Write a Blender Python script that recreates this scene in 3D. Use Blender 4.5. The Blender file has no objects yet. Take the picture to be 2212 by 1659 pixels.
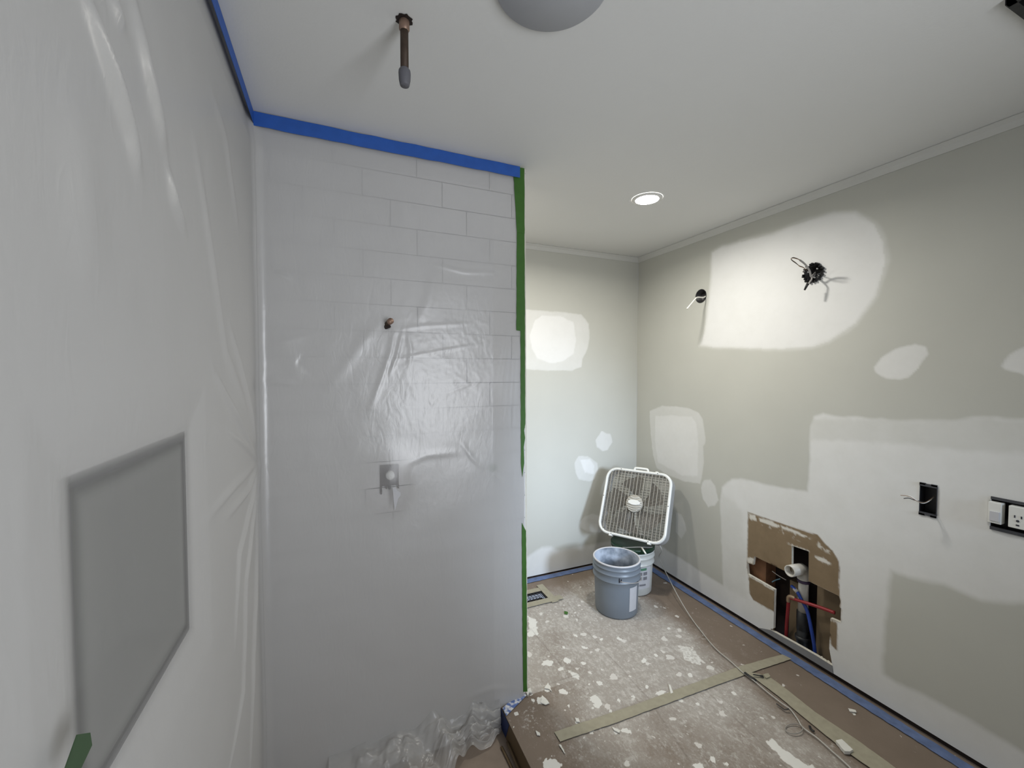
import bpy, math, random
import numpy as np
from mathutils import Vector, Matrix, noise
PI = math.pi
random.seed(7)
SC = bpy.context.scene
COL = SC.collection

# ------------------------------------------------------------------ camera
W, HT = 2212, 1659
FPX, YAW, PITCH, ROLL, CH = 893.93, 0.3985, 0.0320, 0.0003, 1.531
def cam_axes():
    cy, sy = math.cos(YAW), math.sin(YAW)
    f = np.array([sy, cy, 0.]); r = np.array([cy, -sy, 0.]); u = np.array([0, 0, 1.])
    cp, sp = math.cos(PITCH), math.sin(PITCH)
    f2 = f*cp-u*sp; u2 = u*cp+f*sp
    cr, sr = math.cos(ROLL), math.sin(ROLL)
    return r*cr+u2*sr, u2*cr-r*sr, f2
CR, CU, CF = cam_axes()
cam = bpy.data.objects.new('camera', bpy.data.cameras.new('camera'))
COL.objects.link(cam)
cam.data.sensor_fit = 'HORIZONTAL'; cam.data.sensor_width = 36
cam.data.lens = FPX/W*36
cam.data.clip_start = 0.02
cam.matrix_world = Matrix(((CR[0], CU[0], -CF[0], 0), (CR[1], CU[1], -CF[1], 0), (CR[2], CU[2], -CF[2], CH), (0, 0, 0, 1)))
SC.camera = cam

# ------------------------------------------------------------------ world, exposure
SC.view_settings.view_transform = 'Standard'
SC.view_settings.look = 'None'
SC.view_settings.exposure = 0.0
SC.view_settings.gamma = 1
SC.view_settings.use_curve_mapping = False
wd = bpy.data.worlds.new('world'); SC.world = wd; wd.use_nodes = True
wd.node_tree.nodes['Background'].inputs[0].default_value = (0.62, 0.72, 0.9, 1)
wd.node_tree.nodes['Background'].inputs[1].default_value = 0.5

def area(name, loc, target, sx, sy, power, col, shape='RECTANGLE'):
    l = bpy.data.lights.new(name, 'AREA'); l.shape = shape; l.size = sx
    if shape == 'RECTANGLE': l.size_y = sy
    l.energy = power; l.color = col
    o = bpy.data.objects.new(name, l); COL.objects.link(o)
    o.location = loc
    o.rotation_euler = (Vector(target)-Vector(loc)).to_track_quat('-Z', 'Y').to_euler()
    return o
# daylight coming in through the window of the wall behind the camera
DAY = area('daylight', (1.85, -0.88, 1.52), (1.42, 2.70, 0.62), 0.36, 0.50, 6.0, (0.66, 0.80, 1.0))
DAY.data.spread = 0.72
SKY = area('doorway_glow', (0.98, -0.93, 1.30), (0.12, 1.35, 1.80), 0.72, 1.30, 14.5, (0.92, 0.95, 1.0))
SKY.data.spread = 2.2
# the ceiling can hidden behind the shower partition
CAN = area('can_light', (1.517, 1.765, 2.424), (1.517, 1.765, 0), 0.11, 0.11, 11.5, (1.0, 0.972, 0.90), 'DISK')
CAN.data.spread = 2.9
CAN2 = area('hidden_can_light', (0.62, 2.25, 2.425), (0.62, 2.25, 0), 0.12, 0.12, 9.5, (1.0, 0.955, 0.87), 'DISK')
CAN2.data.spread = 2.9
LED_STRENGTH = 60

# ------------------------------------------------------------------ room numbers and pixel to point helpers
R, B, P, L, E, H = 2.2532, 2.7179, 1.729, -0.285, 0.7932, 2.44
YF = -0.90          # wall behind the camera
SF = -0.10          # shower floor level
SX = 0.668          # edge of the step down into the shower
def ray(q): return CR*(q[0]-W/2)/FPX - CU*(q[1]-HT/2)/FPX + CF
O3 = np.array([0, 0, CH])
def on_x(q, x=R): d = ray(q); return O3+d*(x/d[0])
def on_y(q, y=B): d = ray(q); return O3+d*(y/d[1])
def on_z(q, z=0.): d = ray(q); return O3+d*((z-CH)/d[2])
def rw(q): p = on_x(q); return (p[1], p[2])
def bw(q): p = on_y(q); return (p[0], p[2])
def pw(q): p = on_y(q, P); return (p[0], p[2])
def lw(q): p = on_x(q, L); return (p[1], p[2])
def fl(q): p = on_z(q); return (p[0], p[1])

# ------------------------------------------------------------------ materials
def new_mat(name):
    m = bpy.data.materials.new(name); m.use_nodes = True
    return m, m.node_tree.nodes, m.node_tree.links, m.node_tree.nodes['Principled BSDF']
def mat(name, col, rough=0.6, metal=0.0, var=0.0, vscale=20, bump=0.0, bscale=60, spec=0.5, emit=0, col2=None):
    m, N, K, b = new_mat(name)
    b.inputs['Roughness'].default_value = rough; b.inputs['Metallic'].default_value = metal
    b.inputs['Specular IOR Level'].default_value = spec
    b.inputs['Base Color'].default_value = (*col, 1)
    tc = N.new('ShaderNodeTexCoord')
    if var > 0 or col2:
        n = N.new('ShaderNodeTexNoise'); n.inputs['Scale'].default_value = vscale; n.inputs['Detail'].default_value = 4
        K.new(tc.outputs['Object'], n.inputs['Vector'])
        r = N.new('ShaderNodeMix'); r.data_type = 'RGBA'
        r.inputs[6].default_value = (*[c*(1-var) for c in col], 1); r.inputs[7].default_value = (*[min(1, c*(1+var)) for c in col], 1)
        K.new(n.outputs['Fac'], r.inputs[0]); K.new(r.outputs[2], b.inputs['Base Color'])
        if col2:
            cr = N.new('ShaderNodeValToRGB'); cr.color_ramp.elements[0].position = 0.42; cr.color_ramp.elements[1].position = 0.58
            cr.color_ramp.elements[0].color = (*col, 1); cr.color_ramp.elements[1].color = (*col2, 1)
            K.new(n.outputs['Fac'], cr.inputs[0]); K.new(cr.outputs[0], b.inputs['Base Color'])
    if bump > 0:
        n2 = N.new('ShaderNodeTexNoise'); n2.inputs['Scale'].default_value = bscale; n2.inputs['Detail'].default_value = 3
        K.new(tc.outputs['Object'], n2.inputs['Vector'])
        bp = N.new('ShaderNodeBump'); bp.inputs['Strength'].default_value = bump; bp.inputs['Distance'].default_value = 0.003
        K.new(n2.outputs['Fac'], bp.inputs['Height']); K.new(bp.outputs['Normal'], b.inputs['Normal'])
    if emit:
        b.inputs['Emission Color'].default_value = (*col, 1); b.inputs['Emission Strength'].default_value = emit
    return m
def math_node(N, K, op, a, b=None, c=None, clamp=False):
    n = N.new('ShaderNodeMath'); n.operation = op; n.use_clamp = clamp
    for i, v in enumerate((a, b, c)):
        if v is None: continue
        if isinstance(v, (int, float)): n.inputs[i].default_value = v
        else: K.new(v, n.inputs[i])
    return n.outputs[0]
def mixc(N, K, fac, a, b):
    n = N.new('ShaderNodeMix'); n.data_type = 'RGBA'
    for i, v in ((0, fac), (6, a), (7, b)):
        if isinstance(v, (int, float)): n.inputs[i].default_value = v
        elif isinstance(v, tuple): n.inputs[i].default_value = (*v, 1)
        else: K.new(v, n.inputs[i])
    return n.outputs[2]

PAINT = (0.53, 0.53, 0.482)
PLASTER = (0.78, 0.78, 0.765)
def wall_material():
    """painted drywall; attribute 'layer': r = joint compound, g = bare brown paper, b = gypsum crumbs"""
    m, N, K, b = new_mat('patched_drywall')
    at = N.new('ShaderNodeAttribute'); at.attribute_name = 'layer'
    sp = N.new('ShaderNodeSeparateColor'); K.new(at.outputs['Color'], sp.inputs[0])
    tc = N.new('ShaderNodeTexCoord')
    n = N.new('ShaderNodeTexNoise'); n.inputs['Scale'].default_value = 9; n.inputs['Detail'].default_value = 6; n.inputs['Roughness'].default_value = 0.65
    K.new(tc.outputs['Object'], n.inputs['Vector'])
    n3 = N.new('ShaderNodeTexNoise'); n3.inputs['Scale'].default_value = 3; n3.inputs['Detail'].default_value = 3
    K.new(tc.outputs['Object'], n3.inputs['Vector'])
    nb = N.new('ShaderNodeTexNoise'); nb.inputs['Scale'].default_value = 130; nb.inputs['Detail'].default_value = 2
    K.new(tc.outputs['Object'], nb.inputs['Vector'])
    # compound thickness varies
    v = math_node(N, K, 'MULTIPLY_ADD', math_node(N, K, 'SUBTRACT', n.outputs['Fac'], 0.5), 0.42, sp.outputs[0])
    v = math_node(N, K, 'MULTIPLY', v, math_node(N, K, 'SMOOTH_MIN', math_node(N, K, 'MULTIPLY', sp.outputs[0], 5), 1, 0.2), clamp=True)
    paint = mixc(N, K, n3.outputs['Fac'], tuple(c*0.95 for c in PAINT), tuple(c*1.05 for c in PAINT))
    c = mixc(N, K, v, paint, PLASTER)
    brown = mixc(N, K, n.outputs['Fac'], (0.165, 0.115, 0.066), (0.30, 0.225, 0.14))
    c = mixc(N, K, sp.outputs[1], c, brown)
    c = mixc(N, K, sp.outputs[2], c, (0.72, 0.70, 0.64))
    K.new(c, b.inputs['Base Color'])
    b.inputs['Roughness'].default_value = 0.62; b.inputs['Specular IOR Level'].default_value = 0.3
    h = math_node(N, K, 'MULTIPLY_ADD', nb.outputs['Fac'], 0.12, v)
    bp = N.new('ShaderNodeBump'); bp.inputs['Strength'].default_value = 0.25; bp.inputs['Distance'].default_value = 0.002
    K.new(h, bp.inputs['Height']); K.new(bp.outputs['Normal'], b.inputs['Normal'])
    return m
def floor_material():
    """brown floor paper; attribute 'layer': r = dust, g = splatter, b = seam"""
    m, N, K, b = new_mat('dusty_floor_paper')
    at = N.new('ShaderNodeAttribute'); at.attribute_name = 'layer'
    sp = N.new('ShaderNodeSeparateColor'); K.new(at.outputs['Color'], sp.inputs[0])
    tc = N.new('ShaderNodeTexCoord')
    def nz(scale, detail=4, rough=0.6, mp=None):
        n = N.new('ShaderNodeTexNoise'); n.inputs['Scale'].default_value = scale; n.inputs['Detail'].default_value = detail; n.inputs['Roughness'].default_value = rough
        if mp:
            g = N.new('ShaderNodeMapping'); g.inputs['Scale'].default_value = mp; K.new(tc.outputs['Object'], g.inputs[0]); K.new(g.outputs[0], n.inputs['Vector'])
        else: K.new(tc.outputs['Object'], n.inputs['Vector'])
        return n.outputs['Fac']
    paper = mixc(N, K, nz(5), (0.155, 0.118, 0.088), (0.235, 0.185, 0.145))
    # scuffed dust: streaky along the room
    d = math_node(N, K, 'ADD', nz(10, 10, 0.8, (1.0, 0.6, 1)), math_node(N, K, 'MULTIPLY', nz(120, 3, 0.7), 0.35))
    d = math_node(N, K, 'MULTIPLY_ADD', sp.outputs[0], 0.80, math_node(N, K, 'SUBTRACT', d, 0.93))
    d = math_node(N, K, 'MULTIPLY', d, 2.0, clamp=True)
    c = mixc(N, K, math_node(N, K, 'MULTIPLY', d, 0.62), paper, (0.48, 0.455, 0.42))
    # fine drips
    vo = N.new('ShaderNodeTexVoronoi'); vo.inputs['Scale'].default_value = 22; vo.inputs['Randomness'].default_value = 1
    wv = N.new('ShaderNodeTexNoise'); wv.inputs['Scale'].default_value = 40
    va = N.new('ShaderNodeVectorMath'); va.operation = 'MULTIPLY_ADD'
    K.new(tc.outputs['Object'], wv.inputs['Vector']); K.new(wv.outputs['Color'], va.inputs[0]); va.inputs[1].default_value = (0.035, 0.035, 0); K.new(tc.outputs['Object'], va.inputs[2])
    K.new(va.outputs[0], vo.inputs['Vector'])
    v2 = N.new('ShaderNodeTexVoronoi'); v2.inputs['Scale'].default_value = 55; K.new(va.outputs[0], v2.inputs['Vector'])
    s2 = N.new('ShaderNodeSeparateColor'); K.new(v2.outputs['Color'], s2.inputs[0])
    t2 = math_node(N, K, 'MULTIPLY', math_node(N, K, 'POWER', s2.outputs[0], 3), math_node(N, K, 'MULTIPLY', sp.outputs[0], 0.40))
    d2 = math_node(N, K, 'MULTIPLY', math_node(N, K, 'SUBTRACT', t2, v2.outputs['Distance']), 14, clamp=True)
    sc3 = math_node(N, K, 'MULTIPLY_ADD', nz(55, 8, 0.8, (1.0, 0.62, 1)), 0.72, math_node(N, K, 'MULTIPLY', nz(9, 5, 0.7), 0.28))
    d3 = math_node(N, K, 'MULTIPLY', math_node(N, K, 'SUBTRACT', math_node(N, K, 'MULTIPLY_ADD', sp.outputs[0], 0.13, sc3), 0.60), 7, clamp=True)
    c = mixc(N, K, math_node(N, K, 'MULTIPLY', math_node(N, K, 'MAXIMUM', d2, d3), 0.78), c, (0.60, 0.58, 0.545))
    sz = N.new('ShaderNodeSeparateColor'); K.new(vo.outputs['Color'], sz.inputs[0])
    th = math_node(N, K, 'MULTIPLY', math_node(N, K, 'POWER', sz.outputs[0], 5), 0.34)
    th = math_node(N, K, 'MULTIPLY', th, math_node(N, K, 'MULTIPLY_ADD', sp.outputs[0], 0.8, 0.55))
    dr = math_node(N, K, 'MULTIPLY', math_node(N, K, 'SUBTRACT', th, vo.outputs['Distance']), 40, clamp=True)
    c = mixc(N, K, math_node(N, K, 'MULTIPLY', dr, 0.8), c, (0.72, 0.70, 0.66))
    spn = math_node(N, K, 'MULTIPLY_ADD', nz(70, 3, 0.6), 0.5, math_node(N, K, 'SUBTRACT', sp.outputs[1], 0.55))
    spn = math_node(N, K, 'MULTIPLY', spn, 6, clamp=True)
    c = mixc(N, K, spn, c, (0.74, 0.73, 0.69))
    c = mixc(N, K, math_node(N, K, 'MULTIPLY', sp.outputs[2], 0.65), c, (0.10, 0.075, 0.06))
    K.new(c, b.inputs['Base Color']); b.inputs['Roughness'].default_value = 0.75
    bp = N.new('ShaderNodeBump'); bp.inputs['Strength'].default_value = 0.3; bp.inputs['Distance'].default_value = 0.003
    K.new(math_node(N, K, 'ADD', nz(25, 4), spn), bp.inputs['Height']); K.new(bp.outputs['Normal'], b.inputs['Normal'])
    return m
def tile_material():
    m, N, K, b = new_mat('white_subway_tile')
    tc = N.new('ShaderNodeTexCoord'); s = N.new('ShaderNodeSeparateXYZ'); K.new(tc.outputs['Object'], s.inputs[0])
    rh, tl = 0.1048, 0.315
    r = math_node(N, K, 'DIVIDE', math_node(N, K, 'SUBTRACT', 1.7933, s.outputs[2]), rh)
    row = math_node(N, K, 'FLOOR', r); fr = math_node(N, K, 'FRACT', r)
    u = math_node(N, K, 'DIVIDE', math_node(N, K, 'SUBTRACT', s.outputs[0], math_node(N, K, 'MULTIPLY_ADD', row, 0.105, 0.621)), tl)
    fu = math_node(N, K, 'FRACT', math_node(N, K, 'ADD', u, 50))
    e1 = math_node(N, K, 'MULTIPLY', math_node(N, K, 'MINIMUM', fr, math_node(N, K, 'SUBTRACT', 1, fr)), rh)
    e2 = math_node(N, K, 'MULTIPLY', math_node(N, K, 'MINIMUM', fu, math_node(N, K, 'SUBTRACT', 1, fu)), tl)
    g = math_node(N, K, 'LESS_THAN', math_node(N, K, 'MINIMUM', e1, e2), 0.0016)
    K.new(mixc(N, K, g, (0.78, 0.765, 0.76), (0.12, 0.12, 0.13)), b.inputs['Base Color'])
    b.inputs['Roughness'].default_value = 0.25
    return m
def film_material():
    """thin cloudy plastic sheeting; attribute 'cling' = how closely it lies on the wall behind"""
    m, N, K, b = new_mat('plastic_film')
    out = N['Material Output']
    at = N.new('ShaderNodeAttribute'); at.attribute_name = 'cling'
    tc = N.new('ShaderNodeTexCoord')
    n = N.new('ShaderNodeTexNoise'); n.inputs['Scale'].default_value = 6; n.inputs['Detail'].default_value = 5
    K.new(tc.outputs['Object'], n.inputs['Vector'])
    bp = N.new('ShaderNodeBump'); bp.inputs['Strength'].default_value = 0.20; bp.inputs['Distance'].default_value = 0.005
    n2 = N.new('ShaderNodeTexNoise'); n2.inputs['Scale'].default_value = 30; n2.inputs['Detail'].default_value = 4; n2.inputs['Distortion'].default_value = 1.5
    mp = N.new('ShaderNodeMapping'); mp.inputs['Scale'].default_value = (1, 1, 0.35)
    K.new(tc.outputs['Object'], mp.inputs[0]); K.new(mp.outputs[0], n2.inputs['Vector'])
    K.new(n2.outputs['Fac'], bp.inputs['Height'])
    d = N.new('ShaderNodeBsdfDiffuse'); d.inputs[0].default_value = (0.705, 0.698, 0.683, 1); K.new(bp.outputs['Normal'], d.inputs['Normal'])
    t = N.new('ShaderNodeBsdfTranslucent'); t.inputs[0].default_value = (0.72, 0.72, 0.72, 1)
    g = N.new('ShaderNodeBsdfGlossy'); g.inputs['Roughness'].default_value = 0.32; g.inputs[0].default_value = (0.9, 0.9, 0.9, 1); K.new(bp.outputs['Normal'], g.inputs['Normal'])
    tr = N.new('ShaderNodeBsdfTransparent')
    m1 = N.new('ShaderNodeMixShader'); m1.inputs[0].default_value = 0.35; K.new(d.outputs[0], m1.inputs[1]); K.new(t.outputs[0], m1.inputs[2])
    m2 = N.new('ShaderNodeMixShader'); m2.inputs[0].default_value = 0.09; K.new(m1.outputs[0], m2.inputs[1]); K.new(g.outputs[0], m2.inputs[2])
    m3 = N.new('ShaderNodeMixShader')
    K.new(math_node(N, K, 'SUBTRACT', 0.94, at.outputs['Fac'], clamp=True), m3.inputs[0])
    K.new(tr.outputs[0], m3.inputs[1]); K.new(m2.outputs[0], m3.inputs[2])
    K.new(m3.outputs[0], out.inputs[0])
    N.remove(b)
    return m

M = {
 'wall': wall_material(), 'floor': floor_material(), 'tile': tile_material(), 'film': film_material(),
 'ceiling': mat('ceiling_paint', (0.73, 0.73, 0.71), 0.85, var=0.02, vscale=3, bump=0.15, bscale=90),
 'white_wall': mat('white_wall_panel', (0.74, 0.735, 0.73), 0.4, var=0.03, vscale=3),
 'plain_wall': mat('grey_paint', PAINT, 0.7, var=0.03, vscale=4),
 'crown': mat('crown_paint', (0.60, 0.60, 0.57), 0.55, var=0.03, vscale=8),
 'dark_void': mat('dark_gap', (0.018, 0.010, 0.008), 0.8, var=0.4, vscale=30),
 'blue_tape': mat('blue_tape', (0.018, 0.10, 0.42), 0.55, var=0.16, vscale=30, bump=0.2),
 'blue_dusty': mat('dusty_blue_tape', (0.115, 0.165, 0.31), 0.7, var=0.5, vscale=24, bump=0.3),
 'smeared': mat('smeared_tape', (0.10, 0.17, 0.42), 0.7, vscale=60, bump=0.4, col2=(0.72, 0.73, 0.74)),
 'green_tape': mat('green_tape', (0.040, 0.135, 0.012), 0.6, var=0.2, vscale=25, bump=0.2),
 'green_dim': mat('dimmed_green_tape', (0.045, 0.085, 0.04), 0.8, var=0.4, vscale=12),  # darker green stands in for the dimming behind the film
 'mask_tape': mat('masking_tape', (0.34, 0.315, 0.235), 0.7, var=0.18, vscale=40, bump=0.2),
 'white_plastic': mat('white_plastic', (0.78, 0.78, 0.74), 0.4, var=0.03),
 'fan_shell': mat('fan_shell_metal', (0.36, 0.36, 0.355), 0.4, var=0.08),
 'grille': mat('grille_plastic', (0.35, 0.325, 0.275), 0.5, var=0.06),
 'fan_blade': mat('fan_blade', (0.11, 0.098, 0.083), 0.4, var=0.1),
 'fan_dark': mat('fan_inside', (0.035, 0.030, 0.026), 0.7, var=0.2),
 'bucket_grey': mat('grey_bucket_plastic', (0.20, 0.23, 0.265), 0.38, var=0.06, vscale=9),
 'bucket_white': mat('white_bucket_plastic', (0.60, 0.61, 0.58), 0.4, var=0.07, vscale=14),
 'residue': mat('dried_compound', (0.17, 0.20, 0.24), 0.6, vscale=7, bump=0.6, bscale=30, col2=(0.55, 0.60, 0.68)),
 'label': mat('paper_label', (0.56, 0.56, 0.58), 0.6, var=0.08),
 'lid_green': mat('green_lid', (0.006, 0.036, 0.018), 0.35, var=0.2),
 'print_green': mat('green_print', (0.09, 0.23, 0.14), 0.5), 'print_grey': mat('grey_print', (0.20, 0.20, 0.22), 0.5),
 'print_dark': mat('dark_print', (0.02, 0.02, 0.035), 0.5),
 'black_plastic': mat('black_plastic', (0.012, 0.012, 0.013), 0.4, var=0.3, bump=0.3),
 'grey_dark': mat('dark_grey_plastic', (0.055, 0.057, 0.065), 0.55, var=0.3, vscale=60),
 'rust': mat('rusty_steel', (0.075, 0.052, 0.038), 0.6, 0.5, var=0.6, vscale=35, bump=0.5),
 'pipe_cap': mat('grey_rubber_cap', (0.12, 0.12, 0.135), 0.55, var=0.15),
 'copper': mat('dull_copper', (0.30, 0.20, 0.15), 0.5, 0.6, var=0.35, vscale=50),
 'cable': mat('white_cable', (0.80, 0.79, 0.73), 0.45), 'cable_grey': mat('grey_cable', (0.42, 0.40, 0.38), 0.5, var=0.1),
 'bare_copper': mat('bare_copper_wire', (0.36, 0.24, 0.16), 0.4, 0.7),
 'pvc': mat('pvc_pipe', (0.60, 0.58, 0.53), 0.4, var=0.08), 'abs': mat('black_abs', (0.02, 0.022, 0.024), 0.45, var=0.2),
 'primer': mat('purple_primer', (0.07, 0.045, 0.10), 0.5, var=0.4, vscale=40),
 'red_pex': mat('red_pex', (0.26, 0.018, 0.022), 0.4, var=0.15), 'blue_pex': mat('blue_pex', (0.02, 0.06, 0.33), 0.4, var=0.15),
 'fitting': mat('brass_fitting', (0.38, 0.27, 0.18), 0.4, 0.7),
 'wood': mat('stud_wood', (0.20, 0.095, 0.045), 0.75, var=0.45, vscale=18, bump=0.5),
 'board': mat('brown_board', (0.17, 0.125, 0.075), 0.8, var=0.2, vscale=10),
 'gypsum': mat('gypsum', (0.72, 0.69, 0.60), 0.85, var=0.12, vscale=60, bump=0.5),
 'shaded_board': mat('shaded_drywall_strip', (0.22, 0.22, 0.22), 0.8, var=0.1, vscale=40),
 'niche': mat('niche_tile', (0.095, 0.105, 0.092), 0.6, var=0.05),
 'niche_edge': mat('niche_edge_trim', (0.012, 0.013, 0.018), 0.4),
 'valve': mat('valve_body', (0.045, 0.03, 0.034), 0.5, var=0.2), 'valve_face': mat('valve_cap', (0.72, 0.72, 0.70), 0.5),
 'disc': mat('grey_disc', (0.40, 0.41, 0.435), 0.6, var=0.03),
 'white_trim': mat('light_trim', (0.8, 0.79, 0.76), 0.5),
 'cord': mat('white_cord', (0.50, 0.49, 0.45), 0.5, var=0.1), 'cord_dirty': mat('dirty_cord', (0.30, 0.28, 0.25), 0.6, var=0.15),
 'chip': mat('plaster_chip', (0.72, 0.71, 0.66), 0.8, var=0.08, bump=0.4), 'glass': mat('window_frame', (0.75, 0.75, 0.73), 0.5),
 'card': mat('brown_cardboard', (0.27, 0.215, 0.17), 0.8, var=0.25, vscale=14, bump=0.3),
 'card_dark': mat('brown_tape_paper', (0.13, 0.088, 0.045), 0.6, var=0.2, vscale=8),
 'step_tape': mat('deep_blue_tape', (0.012, 0.03, 0.12), 0.6, var=0.2),
}
def led_material():
    m, N, K, b = new_mat('led_lens')
    b.inputs['Base Color'].default_value = (1, 1, 1, 1)
    b.inputs['Emission Color'].default_value = (1.0, 0.955, 0.88, 1); b.inputs['Emission Strength'].default_value = LED_STRENGTH
    return m
M['led'] = led_material()

# ------------------------------------------------------------------ mesh building
def tag(o, label=None, cat=None, group=None, kind=None):
    if label: o['label'] = label
    if cat: o['category'] = cat
    if group: o['group'] = group
    if kind: o['kind'] = kind
    return o
def empty(name, loc=(0, 0, 0), rot=None):
    o = bpy.data.objects.new(name, None); COL.objects.link(o); o.location = loc; o.empty_display_size = 0.05
    if rot is not None: o.rotation_euler = rot
    return o
class MB:
    def __init__(s): s.v = []; s.f = []; s.m = []; s.sm = []
    def add(s, vs, fs, mi=0, smooth=False):
        k = len(s.v); s.v += [tuple(float(c) for c in v) for v in vs]
        for f in fs: s.f.append(tuple(i+k for i in f)); s.m.append(mi); s.sm.append(smooth)
        return s
    def box(s, a, b, mi=0):
        x0, y0, z0 = a; x1, y1, z1 = b
        vs = [(x0, y0, z0), (x1, y0, z0), (x1, y1, z0), (x0, y1, z0), (x0, y0, z1), (x1, y0, z1), (x1, y1, z1), (x0, y1, z1)]
        return s.add(vs, [(0, 3, 2, 1), (4, 5, 6, 7), (0, 1, 5, 4), (1, 2, 6, 5), (2, 3, 7, 6), (3, 0, 4, 7)], mi)
    def tube(s, pts, r, n=10, mi=0, cap=True, flat=1.0):
        pts = [Vector(p) for p in pts]; rs = r if isinstance(r, (list, tuple)) else [r]*len(pts)
        vs = []; up = None
        for i, p in enumerate(pts):
            t = (pts[min(i+1, len(pts)-1)]-pts[max(i-1, 0)]).normalized()
            if up is None:
                up = Vector((0, 0, 1)) if abs(t.z) < 0.9 else Vector((1, 0, 0))
            a = t.cross(up).normalized(); b_ = a.cross(t).normalized(); up = b_
            for k in range(n):
                w = 2*PI*k/n; vs.append(p+a*math.cos(w)*rs[i]+b_*math.sin(w)*rs[i]*flat)
        fs = [(i*n+k, i*n+(k+1) % n, (i+1)*n+(k+1) % n, (i+1)*n+k) for i in range(len(pts)-1) for k in range(n)]
        if cap: fs += [tuple(range(n))[::-1], tuple(range((len(pts)-1)*n, len(pts)*n))]
        return s.add(vs, fs, mi, True)
    def lathe(s, prof, c=(0, 0, 0), n=48, mi=0, axis='z', close=False):
        vs = []
        for r, z in prof:
            for k in range(n):
                w = 2*PI*k/n; x, y = r*math.cos(w), r*math.sin(w)
                q = {'z': (x, y, z), 'y': (x, z, y), 'x': (z, x, y)}[axis]
                vs.append((c[0]+q[0], c[1]+q[1], c[2]+q[2]))
        fs = [(i*n+k, i*n+(k+1) % n, (i+1)*n+(k+1) % n, (i+1)*n+k) for i in range(len(prof)-1) for k in range(n)]
        if close: fs += [tuple(range(n))[::-1], tuple(range((len(prof)-1)*n, len(prof)*n))]
        return s.add(vs, fs, mi, True)
    def prism(s, poly, to3, d0, d1, mi=0):
        """poly: list of 2-D points; to3(u, v, d) -> point"""
        n = len(poly)
        vs = [to3(u, v, d0) for u, v in poly]+[to3(u, v, d1) for u, v in poly]
        fs = [tuple(range(n))[::-1], tuple(range(n, 2*n))]+[(i, (i+1) % n, n+(i+1) % n, n+i) for i in range(n)]
        return s.add(vs, fs, mi)
    def build(s, name, mats, parent=None, loc=None, bevel=0, origin=True):
        me = bpy.data.meshes.new(name); me.from_pydata(s.v, [], s.f)
        for m in (mats if isinstance(mats, (list, tuple)) else [mats]): me.materials.append(M[m] if isinstance(m, str) else m)
        me.polygons.foreach_set('material_index', s.m); me.polygons.foreach_set('use_smooth', s.sm)
        me.update()
        o = bpy.data.objects.new(name, me); COL.objects.link(o)
        if parent: o.parent = parent
        if loc: o.location = loc
        if bevel:
            b = o.modifiers.new('bevel', 'BEVEL'); b.width = bevel; b.segments = 2; b.limit_method = 'ANGLE'
        return o
def fix_normals(o):
    import bmesh
    bm = bmesh.new(); bm.from_mesh(o.data); bmesh.ops.recalc_face_normals(bm, faces=bm.faces); bm.to_mesh(o.data); bm.free(); return o
def smooth_path(pts, k=6):
    pts = [Vector(p) for p in pts]; out = []
    for i in range(len(pts)-1):
        p0 = pts[max(i-1, 0)]; p1 = pts[i]; p2 = pts[i+1]; p3 = pts[min(i+2, len(pts)-1)]
        for j in range(k):
            t = j/k
            out.append(0.5*((2*p1)+(p2-p0)*t+(2*p0-5*p1+4*p2-p3)*t*t+(3*p1-p0-3*p2+p3)*t**3))
    return out+[pts[-1]]
def sdist(U, V, poly):
    """signed distance field to polygon, negative inside; also nearest point"""
    poly = np.array(poly, float); n = len(poly)
    best = np.full(U.shape, 1e9); bu = U.copy(); bv = V.copy(); ins = np.zeros(U.shape, bool)
    for i in range(n):
        a = poly[i]; c = poly[(i+1) % n]; e = c-a; l2 = (e@e) or 1e-12
        t = np.clip(((U-a[0])*e[0]+(V-a[1])*e[1])/l2, 0, 1)
        pu = a[0]+t*e[0]; pv = a[1]+t*e[1]; d = np.hypot(U-pu, V-pv)
        k = d < best; best = np.where(k, d, best); bu = np.where(k, pu, bu); bv = np.where(k, pv, bv)
        cond = ((a[1] > V) != (c[1] > V)) & (U < (c[0]-a[0])*(V-a[1])/((c[1]-a[1]) or 1e-12)+a[0])
        ins ^= cond
    return np.where(ins, -best, best), bu, bv
def vnoise(U, V, s, seed=0):
    r = np.random.RandomState(seed); g = r.rand(256, 256)
    x = U*s+100; y = V*s+100; xi = np.floor(x).astype(int); yi = np.floor(y).astype(int)
    fx = x-xi; fy = y-yi; fx = fx*fx*(3-2*fx); fy = fy*fy*(3-2*fy)
    q = lambda i, j: g[(xi+i) % 256, (yi+j) % 256]
    return (q(0, 0)*(1-fx)+q(1, 0)*fx)*(1-fy)+(q(0, 1)*(1-fx)+q(1, 1)*fx)*fy
def fbm(U, V, s, seed=0): return (vnoise(U, V, s, seed)*0.55+vnoise(U, V, s*2.1, seed+1)*0.28+vnoise(U, V, s*4.3, seed+2)*0.17)
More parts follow.
